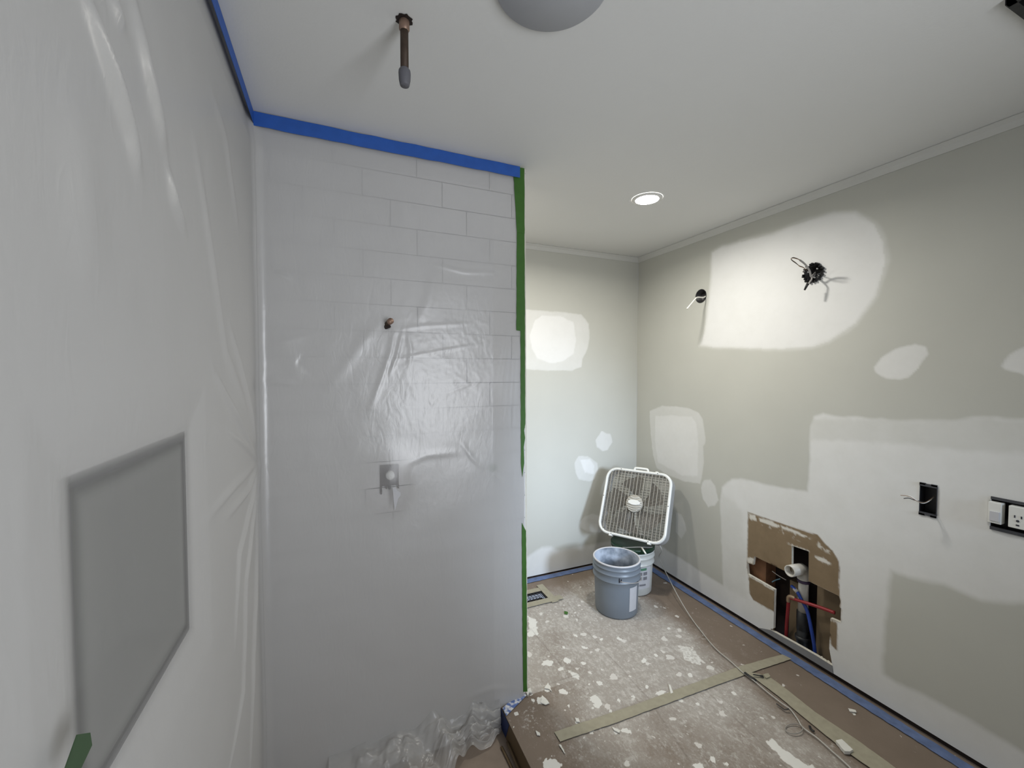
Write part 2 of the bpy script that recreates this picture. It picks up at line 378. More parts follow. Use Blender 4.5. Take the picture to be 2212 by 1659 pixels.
def sheet_grid(name, u0, u1, v0, v1, res, to3, material, holes=(), layers=None, attr='layer', disp=None, parent=None):
    nu = max(2, int(round((u1-u0)/res))+1); nv = max(2, int(round((v1-v0)/res))+1)
    U, V = np.meshgrid(np.linspace(u0, u1, nu), np.linspace(v0, v1, nv), indexing='ij')
    dead = np.zeros((nu-1, nv-1), bool)
    for h in holes:
        sd, bu, bv = sdist(U, V, h)
        k = np.abs(sd) < res*0.62
        U = np.where(k, bu, U); V = np.where(k, bv, V)
    Uc = (U[:-1, :-1]+U[1:, 1:]+U[1:, :-1]+U[:-1, 1:])/4; Vc = (V[:-1, :-1]+V[1:, 1:]+V[1:, :-1]+V[:-1, 1:])/4
    for h in holes: dead |= sdist(Uc, Vc, h)[0] < 0
    D = np.zeros_like(U) if disp is None else disp(U, V)
    X, Y, Z = to3(U, V, D)
    co = np.stack([X+0*U, Y+0*U, Z+0*U], -1).reshape(-1, 3)
    idx = np.arange(nu*nv).reshape(nu, nv)
    q = np.stack([idx[:-1, :-1], idx[1:, :-1], idx[1:, 1:], idx[:-1, 1:]], -1)[~dead].reshape(-1, 4)
    me = bpy.data.meshes.new(name)
    me.vertices.add(len(co)); me.vertices.foreach_set('co', co.astype(np.float32).ravel())
    me.loops.add(q.size); me.loops.foreach_set('vertex_index', q.astype(np.int32).ravel())
    me.polygons.add(len(q)); me.polygons.foreach_set('loop_start', np.arange(0, q.size, 4, dtype=np.int32)); me.polygons.foreach_set('loop_total', np.full(len(q), 4, np.int32))
    me.polygons.foreach_set('use_smooth', np.full(len(q), True))
    me.materials.append(M[material]); me.update(calc_edges=True); me.validate()
    if layers is not None:
        c = np.clip(layers(U, V), 0, 1).reshape(-1, 3)
        a = me.color_attributes.new(attr, 'FLOAT_COLOR', 'POINT')
        a.data.foreach_set('color', np.concatenate([c, np.ones((len(c), 1))], 1).astype(np.float32).ravel())
    o = bpy.data.objects.new(name, me); COL.objects.link(o)
    if parent: o.parent = parent
    return o
def stamp(U, V, poly, level, feather, rag=0.006, seed=0, rs=30):
    sd = sdist(U, V, poly)[0]+(fbm(U, V, rs, seed)-0.5)*2*rag
    t = np.clip(0.5-sd/feather, 0, 1); return level*t*t*(3-2*t)
MAP = lambda f, pts: [f(q) for q in pts]

# ------------------------------------------------------------------ right wall
Z5 = lambda pts: [(1540+x/4.367, 1080+y/4.367) for x, y in pts]
HOLE = MAP(rw, Z5([(745, 430), (905, 485), (902, 765), (1190, 905), (1205, 960), (1190, 1000), (1208, 1030), (1205, 1155), (1110, 1115), (1098, 1400), (1128, 1565), (980, 1470), (770, 1350), (545, 1225), (572, 1210), (582, 845), (330, 700), (322, 588), (380, 612), (392, 530), (560, 612), (742, 700)]))
PAPER = MAP(rw, Z5([(330, 115), (560, 195), (740, 250), (900, 305), (990, 325), (1050, 400), (1130, 480), (1180, 560), (1195, 640), (1190, 760), (1195, 890), (1205, 960), (1205, 1155), (1170, 1145), (1175, 1220), (1170, 1420), (1120, 1370), (1100, 1300), (580, 1060), (545, 1040), (380, 945), (345, 880), (335, 720), (322, 640)]))
GYPS = [MAP(rw, Z5(p)) for p in ([(345, 135), (400, 150), (415, 200), (350, 180)], [(430, 165), (560, 205), (640, 250), (600, 262), (500, 225), (440, 205)], [(640, 240), (760, 280), (880, 340), (920, 360), (860, 350), (740, 300), (650, 270)],
        [(950, 525), (1040, 545), (1120, 600), (1090, 610), (990, 570)], [(320, 540), (385, 550), (378, 606), (325, 590)], [(700, 405), (905, 480), (900, 495), (740, 432)], [(340, 705), (575, 840), (570, 855), (335, 720)], [(1100, 1115), (1175, 1145), (1170, 1158), (1100, 1130)])]
CB1, CB2 = rw((1514.5, 639.5)), rw((1758, 590))
circ = lambda c, r, n=28: [(c[0]+r*math.cos(2*PI*k/n), c[1]+r*math.sin(2*PI*k/n)) for k in range(n)]
GB1 = (rw((2005, 1080)), 0.031, 0.047)
a_, b_ = rw((1985, 1052)), rw((2025, 1110))
G1 = (min(a_[0], b_[0])+0.002, max(a_[0], b_[0])-0.002, rw((2005, 1112))[1], rw((2005, 1048))[1])
G2 = (0.625, 0.720, rw((2180, 1148))[1], rw((2180, 1082))[1])
rect = lambda g: [(g[0], g[2]), (g[1], g[2]), (g[1], g[3]), (g[0], g[3])]
RP = dict(
 big=[(1537, 545), (1560, 530), (1650, 508), (1740, 476), (1800, 457), (1850, 455), (1890, 480), (1910, 520), (1915, 565), (1895, 640), (1850, 700), (1790, 740), (1755, 752), (1680, 756), (1540, 752), (1510, 747), (1520, 720), (1530, 650), (1534, 600)],
 sq_o=[(1403, 888), (1430, 876), (1460, 878), (1490, 882), (1510, 892), (1518, 905), (1524, 945), (1523, 957), (1519, 965), (1521, 1000), (1513, 1045), (1480, 1040), (1440, 1025), (1418, 1010), (1410, 980), (1405, 930)],
 sq_i=[(1415, 897), (1450, 895), (1495, 898), (1506, 915), (1510, 960), (1508, 1030), (1475, 1030), (1420, 1000), (1413, 950)],
 e1=[(1520, 1036), (1535, 1035), (1545, 1050), (1552, 1080), (1545, 1092), (1530, 1095), (1518, 1078), (1514, 1055)],
 e2=[(1461, 1108), (1472, 1110), (1480, 1130), (1482, 1145), (1472, 1163), (1460, 1150)],
 e3=[(1889, 792), (1905, 770), (1935, 754), (1975, 743), (2001, 748), (2003, 765), (1985, 795), (1960, 815), (1940, 820), (1915, 817), (1893, 805)],
 e4=[(2163, 790), (2180, 765), (2212, 748), (2300, 735), (2300, 840), (2200, 806), (2170, 797)],
 low=[(1560, 1052), (1580, 1036), (1600, 1033), (1640, 1043), (1700, 1055), (1745, 1062), (1748, 1000), (1752, 920), (1760, 900), (1778, 892), (1830, 901), (1900, 903), (2000, 909), (2060, 905), (2100, 900), (2300, 908), (2450, 930), (2450, 2000), (2101, 1690), (1600, 1380), (1385, 1230), (1385, 1150), (1440, 1187), (1500, 1226), (1562, 1264), (1558, 1150), (1556, 1080)],
 low_thin=[(1752, 905), (1900, 905), (2100, 900), (2450, 930), (2450, 980), (2100, 975), (1900, 955), (1752, 950)],
 thin2=[(1556, 1060), (1600, 1100), (1612, 1200), (1610, 1290), (1556, 1262), (1552, 1150)],
 bare=[(1925, 1232), (1960, 1245), (2040, 1262), (2080, 1280), (2120, 1297), (2212, 1303), (2450, 1330), (2450, 1800), (2212, 1628), (2101, 1560), (1995, 1500), (1935, 1474), (1908, 1456), (1905, 1420), (1915, 1340), (1921, 1260)],
 haze=[(1915, 1200), (2060, 1215), (2300, 1250), (2300, 1340), (1930, 1260)])
RP = {k: MAP(rw, v) for k, v in RP.items()}
def right_layers(U, V):
    r = np.zeros(U.shape)
    mx = lambda v: np.maximum(r, v)
    r = mx(np.maximum(stamp(U, V, RP['big'], 0.55, 0.02, 0.004, 1, 14), stamp(U, V, RP['big'], 0.99, 0.05, 0.010, 71, 7)*np.where(sdist(U, V, RP['big'])[0] < -0.006, 1, 0.6)))
    r = mx(stamp(U, V, RP['sq_o'], 0.55, 0.010, 0.004, 2)); r = mx(stamp(U, V, RP['sq_i'], 0.86, 0.03, 0.006, 3))
    for k, lv in (('e1', 0.62), ('e2', 0.5), ('e3', 0.78), ('e4', 0.8)): r = mx(stamp(U, V, RP[k], lv, 0.012, 0.006, 5))
    lo = stamp(U, V, RP['low'], 0.84, 0.022, 0.008, 6, 12)
    lo = lo*(1-0.40*stamp(U, V, RP['low_thin'], 1, 0.03, 0.01, 7))*(1-0.28*stamp(U, V, RP['thin2'], 1, 0.06, 0.02, 8))
    lo = lo*(0.9+0.2*fbm(U, V, 5, 11))
    lo = lo*(1-0.97*stamp(U, V, RP['bare'], 1, 0.035, 0.008, 9, 12))
    r = mx(lo)
    g = stamp(U, V, PAPER, 1, 0.006, 0.003, 12, 60)
    b = np.zeros(U.shape)
    for i, p in enumerate(GYPS): b = np.maximum(b, stamp(U, V, p, 0.95, 0.006, 0.005, 20+i, 90))
    # white compound crumbs along the top edge of the brown paper
    b = np.maximum(b, np.clip((fbm(U, V, 42, 41)-0.60)*14, 0, 0.8)*g*np.clip((0.012-np.abs(V-0.648-(U-1.45)*0.06)+0.012)*70, 0, 1))
    return np.stack([r, g, b], -1)
wr = sheet_grid('wall_right', YF, B, 0.027, H, 0.0065, lambda u, v, d: (R+d, u, v), 'wall',
                holes=[HOLE, circ(CB1, 0.043), circ(CB2, 0.045), rect(G1), rect(G2)], layers=right_layers,
                disp=lambda U, V: (fbm(U, V, 2.2, 77)-0.5)*-0.004)
tag(wr, kind='structure')
def rim(name, poly, depth, material, parent):
    n = len(poly); mb = MB()
    mb.add([(R-0.0005, u, v) for u, v in poly]+[(R+depth, u, v) for u, v in poly], [(i, (i+1) % n, n+(i+1) % n, n+i) for i in range(n)])
    return mb.build(name, material, parent)
rim('hole_edge', HOLE, 0.016, 'gypsum', wr)
MB().box((R+0.018, YF, -0.05), (R+0.03, B, 0.036)).build('bottom_gap', 'dark_void', wr)
# dark cavity behind the opening
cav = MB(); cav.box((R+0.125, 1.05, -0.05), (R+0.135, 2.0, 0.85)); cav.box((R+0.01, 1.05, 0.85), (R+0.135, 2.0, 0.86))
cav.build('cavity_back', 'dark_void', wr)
st = MB(); st.box((R+0.04, 1.62, -0.04), (R+0.125, 1.86, 0.85)); st.build('stud', 'wood', wr)
st = MB(); st.box((R+0.03, 1.09, -0.04), (R+0.122, 1.205, 0.85)); st.build('stud', 'wood', wr)
st = MB(); st.box((R+0.075, 1.205, -0.04), (R+0.12, 1.36, 0.44)); st.build('backing_board', 'board', wr)
MB().box((R+0.07, 1.43, -0.04), (R+0.115, 1.50, 0.36)).build('backing_board', 'board', wr)
# strip of wallboard under the opening, its grey shading put into the colour
STR = MAP(rw, Z5([(430, 1232), (545, 1226), (770, 1350), (980, 1470), (1128, 1562), (1136, 1672), (1040, 1625), (800, 1470)]))
STR = [(u, max(v, 0.028)) for u, v in STR]
MB().prism(STR, lambda u, v, d: (R-d, u, v), 0.001, 0.004).build('wallboard_strip', 'shaded_board', wr)

# ------------------------------------------------------------------ back wall
BP = dict(
 q1=[(1060, 668), (1140, 669), (1200, 673), (1255, 680), (1272, 700), (1274, 730), (1268, 755), (1258, 775), (1256, 793), (1235, 800), (1180, 801), (1140, 797), (1060, 793)],
 q1i=[(1155, 690), (1170, 680), (1210, 682), (1240, 695), (1246, 735), (1240, 765), (1215, 782), (1190, 787), (1160, 775), (1148, 755), (1143, 725)],
 q2=[(1241, 1000), (1250, 985), (1270, 985), (1290, 1000), (1292, 1015), (1285, 1035), (1272, 1041), (1250, 1035), (1243, 1020)],
 q2i=[(1252, 992), (1275, 990), (1285, 1005), (1283, 1025), (1262, 1022)],
 q3=[(1287, 950), (1300, 932), (1318, 938), (1324, 955), (1312, 972), (1302, 975), (1290, 965)],
 q4=[(1252, 1130), (1262, 1115), (1280, 1110), (1300, 1115), (1300, 1150), (1268, 1148), (1255, 1140)],
 q5=[(1000, 1235), (1140, 1202), (1170, 1183), (1190, 1182), (1210, 1190), (1285, 1175), (1420, 1148), (1420, 1330), (1000, 1330)])
BP = {k: MAP(bw, v) for k, v in BP.items()}
def back_layers(U, V):
    r = np.zeros(U.shape)
    for k, lv, fe in (('q1', 0.6, 0.014), ('q1i', 1.0, 0.02), ('q2', 0.5, 0.012), ('q2i', 0.9, 0.02), ('q3', 0.6, 0.012), ('q4', 0.45, 0.014), ('q5', 0.72, 0.04)):
        r = np.maximum(r, stamp(U, V, BP[k], lv, fe, 0.006, 3, 22))
    z = np.zeros(U.shape); return np.stack([r, z, z], -1)
tag(sheet_grid('wall_back', L-0.1, R, 0.014, H, 0.0075, lambda u, v, d: (u, B+d, v), 'wall', layers=back_layers), kind='structure')
bk = bpy.data.objects['wall_back']
MB().box((L-0.1, B+0.006, -0.05), (R+0.03, B+0.02, 0.02)).build('bottom_gap', 'dark_void', bk)

# ------------------------------------------------------------------ other walls, ceiling, floors
tag(MB().box((-0.5, YF-0.12, H), (R+0.15, B+0.05, H+0.05)).build('ceiling', 'ceiling'), kind='structure')
pt = MB(); pt.box((L-0.12, P, SF), (E, P+0.11, H))
wp = tag(pt.build('wall_shower', 'tile'), kind='structure')
# left wall with the niche opening
na, nb, nz0, nz1 = 0.622, 0.995, 1.022, 1.398
lwm = MB()
lwm.box((L-0.12, YF, SF), (L, na, H)); lwm.box((L-0.12, nb, SF), (L, P, H)); lwm.box((L-0.12, na, SF), (L, nb, nz0)); lwm.box((L-0.12, na, nz1), (L, nb, H))
wl = tag(lwm.build('wall_left', 'white_wall'), kind='structure')
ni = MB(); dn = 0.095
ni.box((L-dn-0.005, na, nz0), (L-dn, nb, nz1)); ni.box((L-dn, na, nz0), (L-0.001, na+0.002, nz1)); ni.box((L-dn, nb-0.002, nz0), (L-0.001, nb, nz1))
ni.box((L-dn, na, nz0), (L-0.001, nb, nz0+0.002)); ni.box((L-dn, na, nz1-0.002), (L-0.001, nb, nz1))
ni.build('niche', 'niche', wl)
e = MB(); w_ = 0.012
e.box((L-0.001, na-w_, nz0-w_), (L+0.003, na+0.004, nz1+w_)); e.box((L-0.001, nb, nz0-w_), (L+0.003, nb+w_, nz1+w_)); e.box((L-0.001, na, nz1-0.004), (L+0.003, nb, nz1+w_)); e.box((L-0.001, na, nz0-w_), (L+0.003, nb, nz0))
e.build('niche_trim', 'niche_edge', wl)
# wall behind the camera, with the window the daylight comes through
wx0, wx1, wz0, wz1 = 1.62, 2.08, 1.20, 1.85
dx0, dx1, dz1 = 0.48, 1.36, 2.03
fw = MB()
fw.box((L-0.12, YF-0.1, SF), (dx0, YF, H)); fw.box((dx0, YF-0.1, dz1), (dx1, YF, H)); fw.box((dx1, YF-0.1, SF), (wx0, YF, H)); fw.box((wx1, YF-0.1, SF), (R+0.1, YF, H)); fw.box((wx0, YF-0.1, SF), (wx1, YF, wz0)); fw.box((wx0, YF-0.1, wz1), (wx1, YF, H))
tag(fw.build('wall_front', 'plain_wall'), kind='structure')
wf = MB()
for a, b in (((wx0, YF-0.07, wz0), (wx0+0.04, YF-0.03, wz1)), ((wx1-0.04, YF-0.07, wz0), (wx1, YF-0.03, wz1)), ((wx0, YF-0.07, wz0), (wx1, YF-0.03, wz0+0.04)), ((wx0, YF-0.07, wz1-0.04), (wx1, YF-0.03, wz1))): wf.box(a, b)
tag(wf.build('window_1', 'glass'), kind='structure')
wf = MB(); wf.box((dx0-0.06, YF, 0), (dx0, YF+0.015, dz1+0.06)); wf.box((dx1, YF, 0), (dx1+0.06, YF+0.015, dz1+0.06)); wf.box((dx0, YF, dz1), (dx1, YF+0.015, dz1+0.06))
tag(wf.build('door_1', 'glass'), kind='structure')
# far end of the hidden nook
tag(MB().box((L-0.12, P+0.11, 0), (L-0.1, B, H)).build('wall_nook', 'plain_wall'), kind='structure')

# floor
def seg(a, b, w):
    a = np.array(a); b = np.array(b); t = (b-a)/np.linalg.norm(b-a); n = np.array([-t[1], t[0]])*w/2
    return [tuple(a+n), tuple(b+n), tuple(b-n), tuple(a-n)]
SPL = [(1428, 1497, .024), (1467, 1509, .018), (1397, 1484, .014), (1295, 1475, .018), (1273, 1478, .008), (1216, 1493, .022), (1183, 1486, .020), (1172, 1512, .026), (1288, 1514, .034), (1183, 1431, .030), (1224, 1426, .024),
       (1212, 1444, .018), (1260, 1432, .014), (1247, 1558, .012), (1272, 1574, .024), (1331, 1578, .014), (1353, 1579, .022), (1193, 1655, .045), (1115, 1540, .012), (1840, 1537, .014), (1507, 1520, .010), (1585, 1497, .015), (1508, 1656, .020),
       (1338, 1380, .016), (1300, 1380, .012), (1245, 1373, .013), (1298, 1380, .012), (1262, 1398, .018), (1218, 1398, .010), (1150, 1345, .022), (1145, 1370, .022), (1243, 1323, .010), (1236, 1330, .006), (1445, 1357, .013), (1417, 1415, .016), (1392, 1427, .018), (1360, 1460, .008),
       (1337, 1512, .012), (1368, 1504, .010), (1319, 1536, .010), (1281, 1529, .006), (1228, 1524, .008), (1148, 1500, .008), (1152, 1512, .012), (1110, 1569, .008), (1275, 1453, .006), (1490, 1457, .016), (1300, 1446, .008), (1540, 1640, .012), (1570, 1650, .012)]
def floor_layers(U, V):
    X, Y = U, V
    # dusty in the middle of the room, cleaner brown by the walls and at the bucket corner
    d = np.clip((R-0.30-X)/0.20, 0, 1)*np.clip((X-0.80+(1.75-Y)*0.15)/0.35, 0, 1)
    d = np.where(Y > P, np.clip((R-0.26-X)/0.2, 0, 1), d)
    d *= np.clip((B-0.13-Y)/0.18, 0, 1)
    d = 0.22+0.72*d
    d += 0.25*np.exp(-(((X-1.55)/0.35)**2+((Y-1.80)/0.35)**2))
    d -= 0.20*np.clip((1.45-Y)/0.2, 0, 1)
    near = MAP(fl, [(1560, 1659), (1600, 1590), (1660, 1600), (1800, 1680), (1700, 1760), (1560, 1760)])
    d = d*(0.62+0.76*fbm(X, Y, 4.5, 5))
    g = np.zeros(U.shape)
    for i, (a, b, r) in enumerate(SPL):
        c = fl((a, b)); an = (i*1.7) % 3.1
        dx, dy = X-c[0], Y-c[1]; u = dx*math.cos(an)+dy*math.sin(an); v = -dx*math.sin(an)+dy*math.cos(an)
        r *= 0.82; q = np.hypot(u/(r*1.15), v/(r*0.8))+(fbm(X, Y, 60, i)-0.5)*1.5
        g = np.maximum(g, np.clip((1.15-q)*2.2, 0, 0.78))
    for pg, lv in (([(1095, 1535), (1150, 1510), (1180, 1560), (1160, 1590), (1120, 1585)], .29), ([(1150, 1330), (1240, 1330), (1280, 1450), (1180, 1500), (1145, 1440)], .25), ([(1400, 1540), (1560, 1540), (1700, 1659), (1480, 1700)], .23), ([(1655, 1602), (1668, 1594), (1700, 1622), (1755, 1652), (1775, 1690), (1740, 1690), (1700, 1650)], .62), ([(1460, 1390), (1500, 1400), (1520, 1440), (1480, 1425)], .42), ([(1140, 1330), (1158, 1338), (1165, 1370), (1142, 1378)], .5), ([(1215, 1440), (1250, 1455), (1258, 1475), (1235, 1462)], .5)):
        g = np.maximum(g, stamp(X, Y, MAP(fl, pg), lv, 0.02 if lv > 0.4 else 0.12, 0.02 if lv > 0.4 else 0.05, 33, 30 if lv > 0.4 else 10))
    s = np.zeros(U.shape)
    for a, b in (((1225, 1300), (1256, 1345)), ((1140, 1350), (1215, 1440)), ((1256, 1350), (1400, 1508)), ((1440, 1290), (1560, 1420)), ((1415, 1530), (1500, 1659)), ((1520, 1485), (1700, 1659)), ((1180, 1480), (1250, 1455))):
        s = np.maximum(s, stamp(X, Y, seg(fl(a), fl(b), 0.003), 0.8*(0.5+fbm(X, Y, 12, 4)*0.8), 0.006, 0.001, 3))
    return np.stack([np.clip(d, 0, 1), g, s], -1)
REGX0, REGX1, REGY0, REGY1 = 0.98, 1.285, 2.425, 2.527
tag(sheet_grid('floor', SX, R+0.03, YF, B+0.02, 0.0055, lambda u, v, d: (u, v, d), 'floor', layers=floor_layers,
     holes=[[(REGX0, REGY0), (REGX1, REGY0), (REGX1, REGY1), (REGX0, REGY1)]],
     disp=lambda U, V: (fbm(U, V, 6, 3)-0.5)*0.003-0.0015), kind='structure')
flo = bpy.data.objects['floor']
MB().box((L-0.1, P+0.11, -0.02), (SX, B+0.02, -0.001)).build('nook_subfloor', 'card', flo)
MB().box((REGX0-0.01, REGY0-0.01, -0.06), (REGX1+0.01, REGY1+0.01, -0.05)).build('register_duct', 'dark_void', flo)
sf = MB(); sf.box((L, YF, SF-0.02), (SX, P, SF)); sfl = tag(sf.build('floor_shower', 'card'), kind='structure')
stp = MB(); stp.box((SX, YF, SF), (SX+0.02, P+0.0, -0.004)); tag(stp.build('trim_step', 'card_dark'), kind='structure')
# paper flap lying along the foot of the step
fp = MB()
A0, A1 = on_z((1062, 1589), SF+0.004), on_z((1092, 1720), SF+0.004)
for k, off in enumerate((0.0, 0.022)):
    pts = smooth_path([(SX-0.035+off+0.006*math.sin(i*2.1+k), 1.62-0.16*i, SF+0.006+0.012*k) for i in range(7)], 4)
    fp.tube(pts, 0.006, 6, flat=0.5)
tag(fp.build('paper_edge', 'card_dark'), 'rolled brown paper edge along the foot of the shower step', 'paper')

# crown mouldings
def crown(name, a, b, nrm):
    a = Vector(a); b = Vector(b); nrm = Vector(nrm)
    prof = [(0, -0.036), (0.004, -0.036), (0.006, -0.031), (0.009, -0.025), (0.014, -0.015), (0.021, -0.009), (0.025, -0.006), (0.027, -0.004), (0.027, 0)]
    mb = MB(); n = len(prof)
    vs = [p+nrm*u+Vector((0, 0, v)) for p in (a, b) for u, v in prof]
    mb.add(vs, [(i, i+1, n+i+1, n+i) for i in range(n-1)]); mb.sm = [False]*len(mb.f)
    return tag(fix_normals(mb.build(name, 'crown')), kind='structure')
crown('trim_1', (R, YF, H-0.001), (R, B, H-0.001), (-1, 0, 0))
crown('trim_2', (L, B, H-0.001), (R, B, H-0.001), (0, -1, 0))

# ------------------------------------------------------------------ plastic sheeting over the shower walls
RC = 0.055
SL = P-YF-RC; SA = RC*PI/2; SP = (E-L)-RC
def film_map(S, Z, D):
    X = np.empty_like(S); Y = np.empty_like(S)
    k1 = S < SL; k2 = (S >= SL) & (S < SL+SA); k3 = S >= SL+SA
    X[k1] = L+D[k1]; Y[k1] = YF+S[k1]
    t = (S-SL)/RC
    X[k2] = (L+RC)-(RC-D[k2])*np.cos(t[k2]); Y[k2] = (P-RC)+(RC-D[k2])*np.sin(t[k2])
    X[k3] = L+RC+(S[k3]-SL-SA); Y[k3] = P-D[k3]
    return X, Y
def s_left(q): y, z = lw(q); return (y-YF, z)
def s_plumb(q): x, z = pw(q); return (x-L-RC+SL+SA, z)
def ridge(S, Z, pts, w, amp, taper=True):
    best = np.full(S.shape, 1e9); tt = np.zeros(S.shape); n = len(pts)-1
    for i in range(n):
        a = np.array(pts[i]); c = np.array(pts[i+1]); e = c-a; l2 = e@e
        t = np.clip(((S-a[0])*e[0]+(Z-a[1])*e[1])/l2, 0, 1)
        d = np.hypot(S-a[0]-t*e[0], Z-a[1]-t*e[1]); k = d < best
        best = np.where(k, d, best); tt = np.where(k, (i+t)/n, tt)
    f = np.exp(-(best/w)**2)*amp
    return f*(np.sin(PI*np.clip(tt, 0.02, 0.98))**0.6 if taper else 1)
def film_disp(S, Z):
    D = 0.010+0.010*fbm(S, Z, 3, 9)
    left = S < SL+SA*0.5
    D = D+np.where(left, 0.004, 0); AM = np.where(left, 0.8, 0.38)
    for pts, w, am in (
        ([(115, -60), (160, 60), (205, 180), (240, 280), (265, 380)], .011, .016), ([(235, -60), (275, 130), (300, 220), (325, 320)], .012, .013),
        ([(330, 355), (345, 430), (375, 500)], .009, .012), ([(190, -40), (225, 60)], .010, .009), ([(430, 180), (470, 300), (500, 500)], .014, .007), ([(395, 300), (430, 520), (470, 760), (520, 900)], .014, .008),
        ([(440, 800), (480, 880), (515, 950), (543, 990)], .009, .012), ([(480, 700), (515, 850), (540, 960)], .011, .012), ([(470, 930), (510, 965), (543, 995)], .006, .009),
        ([(545, 1000), (520, 1060), (470, 1120)], .008, .012), ([(545, 1000), (530, 1080), (500, 1200), (490, 1400)], .007, .013), ([(545, 1005), (536, 1100), (515, 1250), (508, 1500), (470, 1700)], .006, .012), ([(545, 1010), (540, 1200), (530, 1450), (520, 1700)], .007, .012),
        ([(543, 1000), (490, 1050), (420, 1130)], .008, .009), ([(120, 200), (140, 420), (150, 640)], .03, .006)):
        D += AM*ridge(S, Z, [s_left(q) for q in pts], w*1.35, am)
    # around the shower arm and down the middle of the plumbing wall
    for pts, w, am in (
        ([(850, 712), (842, 760), (822, 820), (800, 880)], .008, .010), ([(868, 716), (855, 770), (838, 815)], .006, .009), ([(880, 715), (885, 760), (880, 800)], .006, .006), ([(815, 700), (790, 730), (740, 800), (700, 850)], .02, .006),
        ([(860, 712), (920, 705), (1010, 700)], .006, .005), ([(855, 776), (930, 762), (1030, 745)], .004, .005), ([(595, 590), (630, 607)], .006, .010), ([(600, 715), (640, 800), (650, 790)], .03, .010), ([(575, 820), (640, 830)], .01, .008),
        ([(600, 740), (660, 730)], .01, .006), ([(940, 575), (1000, 590), (1080, 592)], .006, .006), ([(940, 580), (925, 650), (900, 700)], .02, .010), ([(870, 410), (865, 480), (880, 560)], .03, .010),
        ([(1098, 728), (1085, 800), (1078, 880)], .003, .005), ([(1106, 728), (1096, 820), (1090, 900)], .003, .005), ([(1113, 728), (1106, 830), (1100, 940)], .003, .006), ([(1090, 735), (1072, 830)], .003, .004), ([(1118, 740), (1113, 880), (1110, 1000)], .003, .005),
        ([(990, 950), (1015, 985), (1040, 1010)], .008, .007), ([(1062, 1020), (1085, 1045)], .004, .006), ([(870, 1000), (920, 980), (990, 975)], .012, .006), ([(1000, 1500), (1060, 1480), (1125, 1485)], .012, .008),
        ([(980, 810), (1010, 830), (960, 850)], .006, .005), ([(1020, 800), (1035, 820), (1015, 840)], .004, .004), ([(1115, 1000), (1112, 1060), (1116, 1130)], .004, .006)):
        D += AM*ridge(S, Z, [s_plumb(q) for q in pts], w*1.2, am)
    # fine crinkles of the thin film where it lies on the tiles
    sp0 = (S-SL-SA)/SP
    reg = np.clip((sp0-0.25)/0.3, 0, 1)*np.clip((Z-1.2)/0.2, 0, 1)*np.clip((1.95-Z)/0.3, 0, 1)
    w1 = np.abs(fbm(S*1.0+Z*0.35, Z*0.5, 26, 51)-0.5); w2 = np.abs(fbm(S*0.5, Z*1.4+S*0.3, 22, 57)-0.5)
    D += reg*(np.clip(0.08-w1, 0, 1)*0.009+np.clip(0.06-w2, 0, 1)*0.008)*(S > SL+SA)
    # broad looseness in the middle, tight at the taped edges
    sp = (S-SL-SA)/SP
    D += np.where(S > SL+SA, 0.012*np.sin(PI*np.clip(sp, 0, 1))*np.clip((2.3-Z)/0.8, 0, 1), 0)
    tight = np.clip((SL+SA+SP-S)/0.16, 0, 1)*np.clip((H-Z)/0.12, 0, 1)
    ns = S+YF; ne = np.maximum(np.maximum(na-ns, ns-nb), np.maximum(nz0-Z, Z-nz1))
    D = np.where(left, 0.0045+(D-0.0045)*np.clip(ne/0.10, 0, 1)**0.8, D)
    D = 0.0032+(D-0.0032)*(0.08+0.92*tight**1.5)
    # belly out round the valve
    sv, zv = s_plumb((841, 1040)); D += 0.020*np.exp(-(((S-sv)/0.07)**2+((Z-zv)/0.10)**2))
    return np.maximum(D, 0.0028)
def film_cling(S, Z):
    # 0 = hazy, higher = clearer
    a = np.full(S.shape, 0.03)
    sx = (S-SL-SA)
    right = np.clip((sx-0.02)/0.65, 0, 1)*np.clip((Z-1.18)/0.3, 0, 1)
    a += 0.50*right*np.clip(0.1+fbm(S, Z, 3.5, 21)*1.2, 0, 1)*(0.62+0.38*np.clip((sx-0.45)/0.3, 0, 1)*np.clip((1.95-Z)/0.25, 0, 1))
    ns, ny = (S+YF), Z
    ne = np.maximum(np.maximum(na-ns, ns-nb), np.maximum(nz0-ny, ny-nz1))
    a += np.where(S < SL, 0.34/(1+np.exp(ne/0.012))+0.34*np.exp(-(ne/0.016)**2), 0)
    sv, zv = s_plumb((841, 1040)); a += 0.50*np.exp(-(((S-sv)/0.09)**2+((Z-zv)/0.12)**2)**2)
    # no clearer patch than the film allows
    return np.stack([np.clip(a, 0, 0.62)]*3, -1)
def film3(u, v, d):
    x, y = film_map(u, v, d)
    return x, y, v
film = sheet_grid('plastic_sheet', 0.02, SL+SA+SP-0.004, SF+0.02, H-0.004, 0.006, film3, 'film', layers=film_cling, attr='cling', disp=film_disp)
tag(film, 'milky plastic sheeting taped floor to ceiling over both shower walls', 'plastic sheet')
